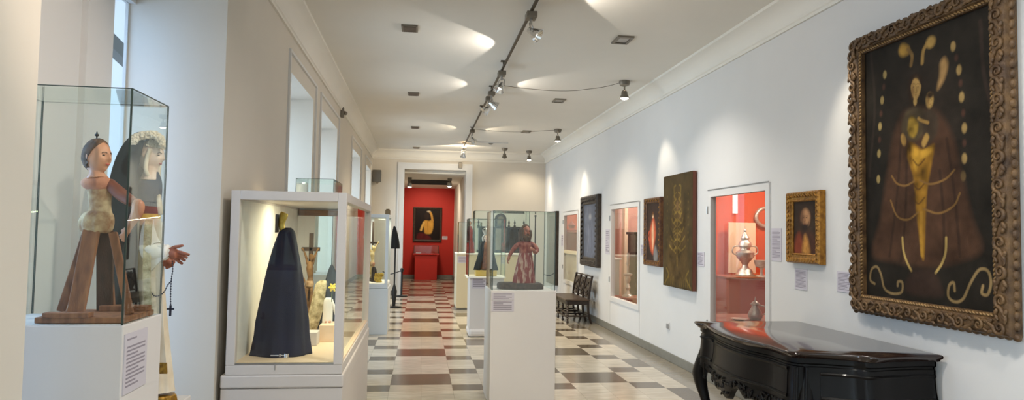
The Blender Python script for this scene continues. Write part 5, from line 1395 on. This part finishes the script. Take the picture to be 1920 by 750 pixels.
# pilaster mouldings at the near corner
mb = MB()
for dx in (-.02, .012, .045):
    q = inset(outline[min(len(outline)-1, max(0, nfront-1+int(dx*60)))], .022)
    mb.tube([(q.x, q.y, ZT-.10), (q.x-.004, q.y-.002, ZT-.20), (q.x-.014, q.y-.012, ZT-.32)], .010, 8)
mb.build('corner_moulding', M['black'], tb, smooth=60)
# cabriole legs
def cab(c, dx, dy):
    mb = MB(); prof = [(ZT-.05, .020, .05), (ZT-.20, .012, .052), (ZT-.32, -.012, .062), (ZT-.42, -.030, .066), (ZT-.50, -.026, .056), (ZT-.60, -.006, .044), (ZT-.72, .020, .034), (ZT-.82, .030, .030), (.06, .016, .034), (.025, -.006, .046), (0, -.010, .044)]
    P_ = catmull([(c.x+dx*o_+dx*.055, c.y+dy*o_+dy*.055, z) for z, o_, r_ in prof], 4); rr = lerplist([r_ for z, o_, r_ in prof], 4)
    P_[-1].z = 0
    mb.loft([[p+Vector((r_*.9*math.copysign(abs(math.cos(2*PI*k/16))**.7, math.cos(2*PI*k/16)), r_*.9*math.copysign(abs(math.sin(2*PI*k/16))**.7, math.sin(2*PI*k/16)), 0)) for k in range(16)] for p, r_ in zip(P_, rr)])
    mb.build('leg', M['black'], tb, smooth=60)
cab(Vector((outline[0].x+.005, yfar-.02, 0)), 1, -1)
cab(Vector((outline[nfront-1].x+.03, outline[nfront-1].y+.0, 0)), 1, 1)
cab(Vector((xback-.02, ybk+.08, 0)), -1, 1)
cab(Vector((xback-.01, yfar-.02, 0)), -1, -1)

# ================================================================== THE BENCH
bx0, bx1, by0, by1 = 2.70, 3.16, 12.68, 14.02
bn = thing('carved_bench', 'dark triple-back wooden bench with turned legs against the right wall', 'bench', ((bx0+bx1)/2, (by0+by1)/2, 0))
SZ = .445
mb = MB().box(bx0-.02, bx1, by0-.02, by1+.02, SZ-.03, SZ); mb.build('seat', mat('worn_seat_wood', (78, 60, 46), .35, rgb2=(46, 34, 26), vscale=8, stretch=(1, 5, 1)), bn, bevel=.008)
MB().box(bx0+.01, bx0+.035, by0+.03, by1-.03, SZ-.10, SZ-.03).box(bx1-.05, bx1-.025, by0+.03, by1-.03, SZ-.10, SZ-.03).box(bx0+.03, bx1-.03, by0+.01, by0+.03, SZ-.10, SZ-.03).box(bx0+.03, bx1-.03, by1-.03, by1-.01, SZ-.10, SZ-.03).build('seat_rail', M['darkwood'], bn)
YS_ = [by0+.02+(by1-by0-.04)*k/3 for k in range(4)]
for yy in YS_:
    z_ = [0, .02, .04]; pr = [(0, .018), (.03, .026), (.05, .016)]
    for k in range(9): pr += [(.07+.035*k, .014), (.0875+.035*k, .026)]
    pr += [(SZ-.03, .026)]
    mb = MB().lathe((bx0+.03, yy, 0), [(r_, z) for z, r_ in pr], 14); mb.build('leg', M['darkwood'], bn, smooth=60)
    mb = MB(); P_ = catmull([(bx1+.02, yy, 0), (bx1-.03, yy, .18), (bx1-.035, yy, SZ), (bx1-.005, yy, .68), (bx1+.035, yy, .885)], 5)
    mb.loft([[p+Vector((sx*.02, sy*.022, 0)) for sx, sy in ((-1, -1), (1, -1), (1, 1), (-1, 1))] for p in P_])
    mb.build('back_post', M['darkwood'], bn, bevel=.005)
for zz in (.10, .17):
    MB().box(bx0+.018, bx0+.042, by0+.02, by1-.02, zz, zz+.03).build('stretcher', M['darkwood'], bn)
MB().box(bx1-.04, bx1-.016, by0+.02, by1-.02, .12, .15).build('stretcher', M['darkwood'], bn)
for yy in YS_: MB().box(bx0+.03, bx1-.02, yy-.011, yy+.011, .12, .15).build('stretcher', M['darkwood'], bn)
for k in range(3):
    ya, yb = YS_[k]+.03, YS_[k+1]-.03; yc = (ya+yb)/2
    hw = (yb-ya)/2
    pts = [(-hw*.25, .49), (-hw*.5, .55), (-hw*.95, .60), (-hw, .70), (-hw*.9, .79), (-hw*.6, .80), (-hw*.35, .835), (0, .815), (hw*.35, .835), (hw*.6, .80), (hw*.9, .79), (hw, .70), (hw*.95, .60), (hw*.5, .55), (hw*.25, .49)]
    xs = lambda v: bx1-.03+(v-SZ)*.14
    sp_ = MB().prism(pts, lambda u, v: Vector((xs(v)-.012, yc+u, v)), lambda u, v: Vector((xs(v)+.012, yc+u, v))).build('back_splat', M['darkwood'], bn, bevel=.004)
    mb = MB()
    for sg in (-1, 1):
        pp_ = catmull([(xs(.56)-.014, yc+sg*hw*.2, .56), (xs(.63)-.014, yc+sg*hw*.7, .63), (xs(.70)-.014, yc+sg*hw*.25, .70), (xs(.77)-.014, yc+sg*hw*.6, .77)], 5)
        mb.tube(pp_, .012, 6)
    mb.build('carving', M['darkwood'], sp_, smooth=180)
    MB().box(xs(.84)-.012, xs(.84)+.012, ya, yb, .858, .882).build('top_rail', M['darkwood'], bn, bevel=.006)
    MB().box(xs(.49)-.012, xs(.49)+.012, ya, yb, .475, .50).build('lower_rail', M['darkwood'], bn, bevel=.004)

# ================================================================== BEYOND THE RIGHT-HAND OPENINGS
YD = 10.6
def through(x, y, Y): return at(x, y, Y)
# counter with cream back panel
q0 = at(1365, 520, 12.4); q1 = at(1470, 520, 12.4)
cnt = thing('display_counter', 'red-brown display counter inside the orange room behind the glazed door', 'counter', ((q0.x+q1.x)/2, 12.7, 0))
MB().box(q0.x+.02, q1.x+.3, 12.4, 13.2, 0, q0.z-.02).build('counter_body', M['brownped'], cnt, bevel=.004)
MB().box(q0.x, q1.x+.32, 12.38, 13.22, q0.z-.02, q0.z+.01).build('counter_top', M['brownped'], cnt, bevel=.004)
a = at(1367, 512, 13.7); b = at(1417, 418, 13.7)
cpn = tag(MB().box(a.x, b.x, 13.7, 13.76, a.z, b.z).build('wall_panel', M['creampanel'], bevel=.003), 'cream lit panel behind the silver vessel in the orange room', 'panel')
a = at(1377, 400, 13.9); b = at(1384, 362, 13.9)
tag(MB().box(a.x, b.x, 13.92, 13.99, a.z, b.z+.1).build('wall_strip_light', mat('lit_strip', (255, 236, 228), .4, emit=.9)), 'slim pale vertical strip light on the orange wall', 'light')
def vessel(name, label, cat, xp, ytop, ybot, Y, prof, handles=False, zbase=None):
    b_ = at(xp, ybot, Y); zt_ = at(xp, ytop, Y).z
    if zbase is not None: b_.z = zbase
    c = thing(name, label, cat, b_); h_ = zt_-b_.z
    MB().lathe(b_, [(r_*h_, z*h_) for z, r_ in prof], 28).build('vessel_body', M['silver'], c, smooth=40)
    if handles:
        mb = MB()
        for sg in (-1, 1): mb.tube(catmull([b_+Vector((sg*.12*h_, 0, .40*h_)), b_+Vector((sg*.26*h_, 0, .46*h_)), b_+Vector((sg*.24*h_, 0, .58*h_)), b_+Vector((sg*.11*h_, 0, .60*h_))], 5), .014*h_, 8)
        mb.build('handle', M['silver'], c, smooth=180)
    return c
vessel('silver_monstrance', 'tall tiered silver vessel on the counter in the orange room', 'silverware', 1397, 424, 519, 12.7,
       [(0, .19), (.03, .19), (.06, .16), (.12, .14), (.16, .08), (.22, .055), (.28, .08), (.33, .13), (.40, .18), (.47, .18), (.52, .10), (.56, .09), (.60, .13), (.67, .12), (.72, .07), (.76, .085), (.82, .055), (.88, .02), (.91, .03), (.94, .008), (1, .004)], True, q0.z+.011)
vessel('silver_cup', 'small silver cup right of the tall vessel in the orange room', 'silverware', 1428, 488, 520, 12.52, [(0, .34), (.06, .32), (.12, .10), (.4, .07), (.5, .12), (.6, .34), (.8, .42), (1, .46)], False, q0.z+.011)
zl = .60
e0 = at(1380, 604, 7.75); e1 = at(1440, 604, 7.75)
sh = tag(MB().box(XR+WT+.02, e1.x+.5, 7.3, 8.6, 0, e0.z).build('low_shelf', M['brownped'], bevel=.005), 'low red-brown shelf just inside the orange glazed door carrying a silver ewer', 'shelf')
ew = vessel('silver_ewer', 'silver ewer with a pointed lid close behind the glazed door', 'silverware', 1416, 556, 603, 8.0, [(0, .24), (.04, .25), (.10, .30), (.22, .32), (.36, .26), (.52, .16), (.62, .15), (.66, .20), (.70, .18), (.78, .10), (.82, .04), (.9, .03), (1, .004)], False, e0.z+.001)
q = at(1417, 603, 8.0); mb = MB(); mb.tube(catmull([(q.x+.06, 8.0, e0.z+.04), (q.x+.13, 8.0, e0.z+.08), (q.x+.12, 8.0, e0.z+.15), (q.x+.05, 8.0, e0.z+.17)], 5), .008, 8); mb.build('handle', M['silver'], ew, smooth=180)
tag(MB().lathe((at(1386, 602, 7.9).x, 7.9, e0.z+.001), [(.05, 0), (.06, .008), (.10, .022), (.098, .024), (.05, .012)], 24).build('silver_dish', M['silver'], smooth=40), 'shallow silver dish beside the ewer behind the glazed door', 'silverware')
q = at(1452, 406, 13.3)
rm = thing('round_mirror', 'round silver-rimmed mirror high on the right in the orange room', 'mirror', (q.x+.1, 13.9, q.z-.3))
mb = MB()
mb.tube([Vector((q.x+.12+.19*math.cos(a), 13.93, q.z+.19*math.sin(a))) for a in np.linspace(0, 2*PI, 33)], .04, 10, cap=False); mb.build('rim', M['silver'], rm, smooth=180)
MB().prism([(.17*math.cos(a), .17*math.sin(a)) for a in np.linspace(0, 2*PI, 32, endpoint=False)], lambda u, v: Vector((q.x+.12+u, 13.94, q.z+v)), lambda u, v: Vector((q.x+.12+u, 13.98, q.z+v))).build('mirror_glass', M['chrome'], rm)
# behind the second opening
a = at(1148, 484, 12.9); b = at(1164, 580, 12.9)
kb = thing('white_counter', 'white block with a shelf top behind the pinkish glazed opening', 'counter', ((a.x+b.x)/2, 13.1, 0))
MB().box(a.x-.1, at(1162, 500, 12.9).x, 12.92, 13.4, 0, a.z-.03).build('counter_body', M['trim'], kb); MB().box(a.x-.12, at(1166, 484, 12.9).x, 12.88, 13.42, a.z-.03, a.z).build('counter_top', M['white'], kb, bevel=.004)
a = at(1170, 520, 13.6); b = at(1178, 390, 13.6)
tag(MB().box(a.x, b.x, 13.6, 13.8, 0, 3.1).build('pale_pilaster', M['creampanel'], bevel=.01), 'pale upright pilaster behind the pinkish glazed opening', 'pilaster')
vessel('silver_candlestick', 'silver candlestick glinting low behind the pinkish glazed opening', 'silverware', 1177, 474, 556, 12.2, [(0, .13), (.03, .12), (.06, .06), (.14, .03), (.2, .06), (.3, .03), (.38, .065), (.46, .055), (.5, .10), (.52, .10), (.54, .025), (.7, .022), (.74, .04), (.84, .028), (.95, .034), (1, .026)], False)
a = at(1176, 556, 12.2)
tag(MB().box(a.x-.35, a.x+.5, 11.95, 12.5, 0, a.z-.001).build('low_shelf', M['brownped'], bevel=.005), 'low red-brown shelf under the silver candlestick', 'shelf')
a = at(1191, 520, 12.6); b = at(1203, 440, 12.6)
dc = thing('dark_cabinet', 'dark wooden cabinet edge at the right behind the pinkish glazed opening', 'cabinet', ((a.x+b.x)/2, 12.8, 0))
MB().box(a.x, a.x+.5, 12.6, 13.1, 0, b.z).build('cabinet_body', M['darkwood'], dc, bevel=.006); MB().box(a.x-.03, a.x+.53, 12.57, 13.12, b.z, b.z+.05).build('cornice', M['darkwood'], dc, bevel=.01)
# behind the third opening
a = at(1060, 520, 16.6); b = at(1085, 434, 16.6)
dk = thing('red_cabinet', 'dark red cabinet with a crest behind the farthest small opening', 'cabinet', ((a.x+b.x)/2, 17, 0))
MB().box(a.x, b.x+.3, 16.6, 17.2, 0, b.z-.05).build('cabinet_body', M['darkred'], dk, bevel=.006); MB().box(a.x-.05, b.x+.35, 16.55, 17.25, b.z-.05, b.z).build('cornice', M['darkred'], dk, bevel=.02)
MB().lathe(((a.x+b.x)/2+.05, 16.9, b.z), [(.12, 0), (.14, .03), (.06, .08), (.1, .16), (.02, .24), (.001, .28)], 18).build('crest', M['darkred'], dk, smooth=50)

# ================================================================== THE RED END OF THE PASSAGE
a = at(774, 453, YE-.04); b = at(829, 389.5, YE-.04)
t = thing('framed_painting', 'dark painting of a bare-backed figure on the red wall at the end', 'painting', ((a.x+b.x)/2, YE, a.z))
mb = MB(); rings = []
for t_, d in [(0, .002), (0, .06), (.03, .075), (.06, .06), (.075, .04), (.075, .002), (0, .002)]:
    rings.append([Vector((x, YE-d, z)) for x, z in ((a.x+t_, a.z+t_), (b.x-t_, a.z+t_), (b.x-t_, b.z-t_), (a.x+t_, b.z-t_))])
mb.loft(rings, cap=False); mb.build('frame', M['frame_dk'], t, smooth=30)
w_, h_ = b.x-a.x-.14, b.z-a.z-.14
P = Paint(w_, h_, 80, 90, (30, 22, 20), .1, 6)
P.poly([(w_*.1, h_*.0), (w_*.12, h_*.2), (w_*.35, h_*.22), (w_*.6, h_*.1), (w_*.62, 0)], (84, 26, 28), .06)
P.poly([(w_*.40, h_*.22), (w_*.36, h_*.42), (w_*.32, h_*.56), (w_*.42, h_*.64), (w_*.56, h_*.62), (w_*.70, h_*.66), (w_*.74, h_*.5), (w_*.70, h_*.3), (w_*.62, h_*.2)], (196, 146, 62), .05)
P.line([(w_*.35, h_*.56), (w_*.28, h_*.42), (w_*.24, h_*.32)], .055, (200, 160, 84)); P.line([(w_*.70, h_*.62), (w_*.66, h_*.8), (w_*.6, h_*.9)], .05, (190, 140, 64))
P.ell(w_*.46, h_*.78, w_*.13, h_*.13, (48, 34, 28), .4); P.line([(w_*.5, h_*.6), (w_*.52, h_*.3)], .015, (150, 100, 40), .7); P.ell(w_*.54, h_*.93, w_*.1, h_*.04, (196, 180, 150), .6)
P.canvas('canvas', M['paint'], lambda u, v: Vector((a.x+.07+u, YE-.04, a.z+.07+v)), t)
a = at(829, 449, YE); b = at(839, 444, YE)
t = thing('text_label', 'small pinkish label right of the painting on the red end wall', 'label', (a.x, YE, a.z))
label_part(t, lambda u, v, d: Vector((a.x+u, YE-.001-d, a.z+v)), b.x-a.x, b.z-a.z+.02, 3)
a = at(777, 522, 24.2); b = at(820, 478, 24.2)
rv = thing('red_vitrine', 'red display table with a low glass box under the painting at the end', 'vitrine', ((a.x+b.x)/2, 24.45, 0))
MB().box(a.x, b.x, 24.2, 24.85, 0, b.z).build('vitrine_body', M['redped'], rv, bevel=.008)
MB().box(a.x-.06, b.x+.06, 24.14, 24.88, b.z, b.z+.035).build('vitrine_top', M['redped'], rv, bevel=.006)
z1_ = at(800, 461, 24.2).z
hood(a.x-.04, b.x+.04, 24.17, 24.85, b.z+.036, z1_, 'low glass box on the red display table at the end of the passage', edge=.012)
q = at(784, 474, 24.3)
tag(MB().box(q.x-.08, q.x+.10, 24.3, 24.5, b.z+.036, b.z+.07).build('open_booklet', M['paper'], bevel=.004), 'pale booklet lying in the low glass box at the end', 'booklet')
for (xp, yp, lb) in ((768, 346, 'left spotlight under the passage ceiling beyond the doorway'), (843, 345, 'right bright spotlight under the passage ceiling beyond the doorway')):
    q = at(xp, yp, 20.2)
    t = thing('passage_spotlight', lb, 'spotlight', (q.x, 20.2, 3.22), 'two spotlights in the passage')
    MB().box(q.x-.06, q.x+.06, 20.14, 20.26, 3.15, 3.22).tube([(q.x, 20.2, 3.15), (q.x, 20.2, q.z+.05)], .02, 8).build('mount', M['lampgrey'], t)
    MB().lathe((q.x, 20.2, q.z-.07), [(.07, 0), (.075, .01), (.06, .11), (.02, .13)], 18).build('shade', M['alu'], t, smooth=50)
    MB().ball((q.x, 20.2, q.z-.07), (.055, .055, .03)).build('bulb', M['bulb'], t, smooth=180)
a = at(765, 352, 21); b = at(846, 346, 21)  # dark strip in place of the shade on the passage ceiling
tag(MB().box(a.x, b.x, 20.95, 21.05, b.z-.02, 3.219).build('ceiling_shade_strip', M['darkwood'], bevel=.01), 'dark strip standing for shade on the passage ceiling between two spotlights', 'shade strip')
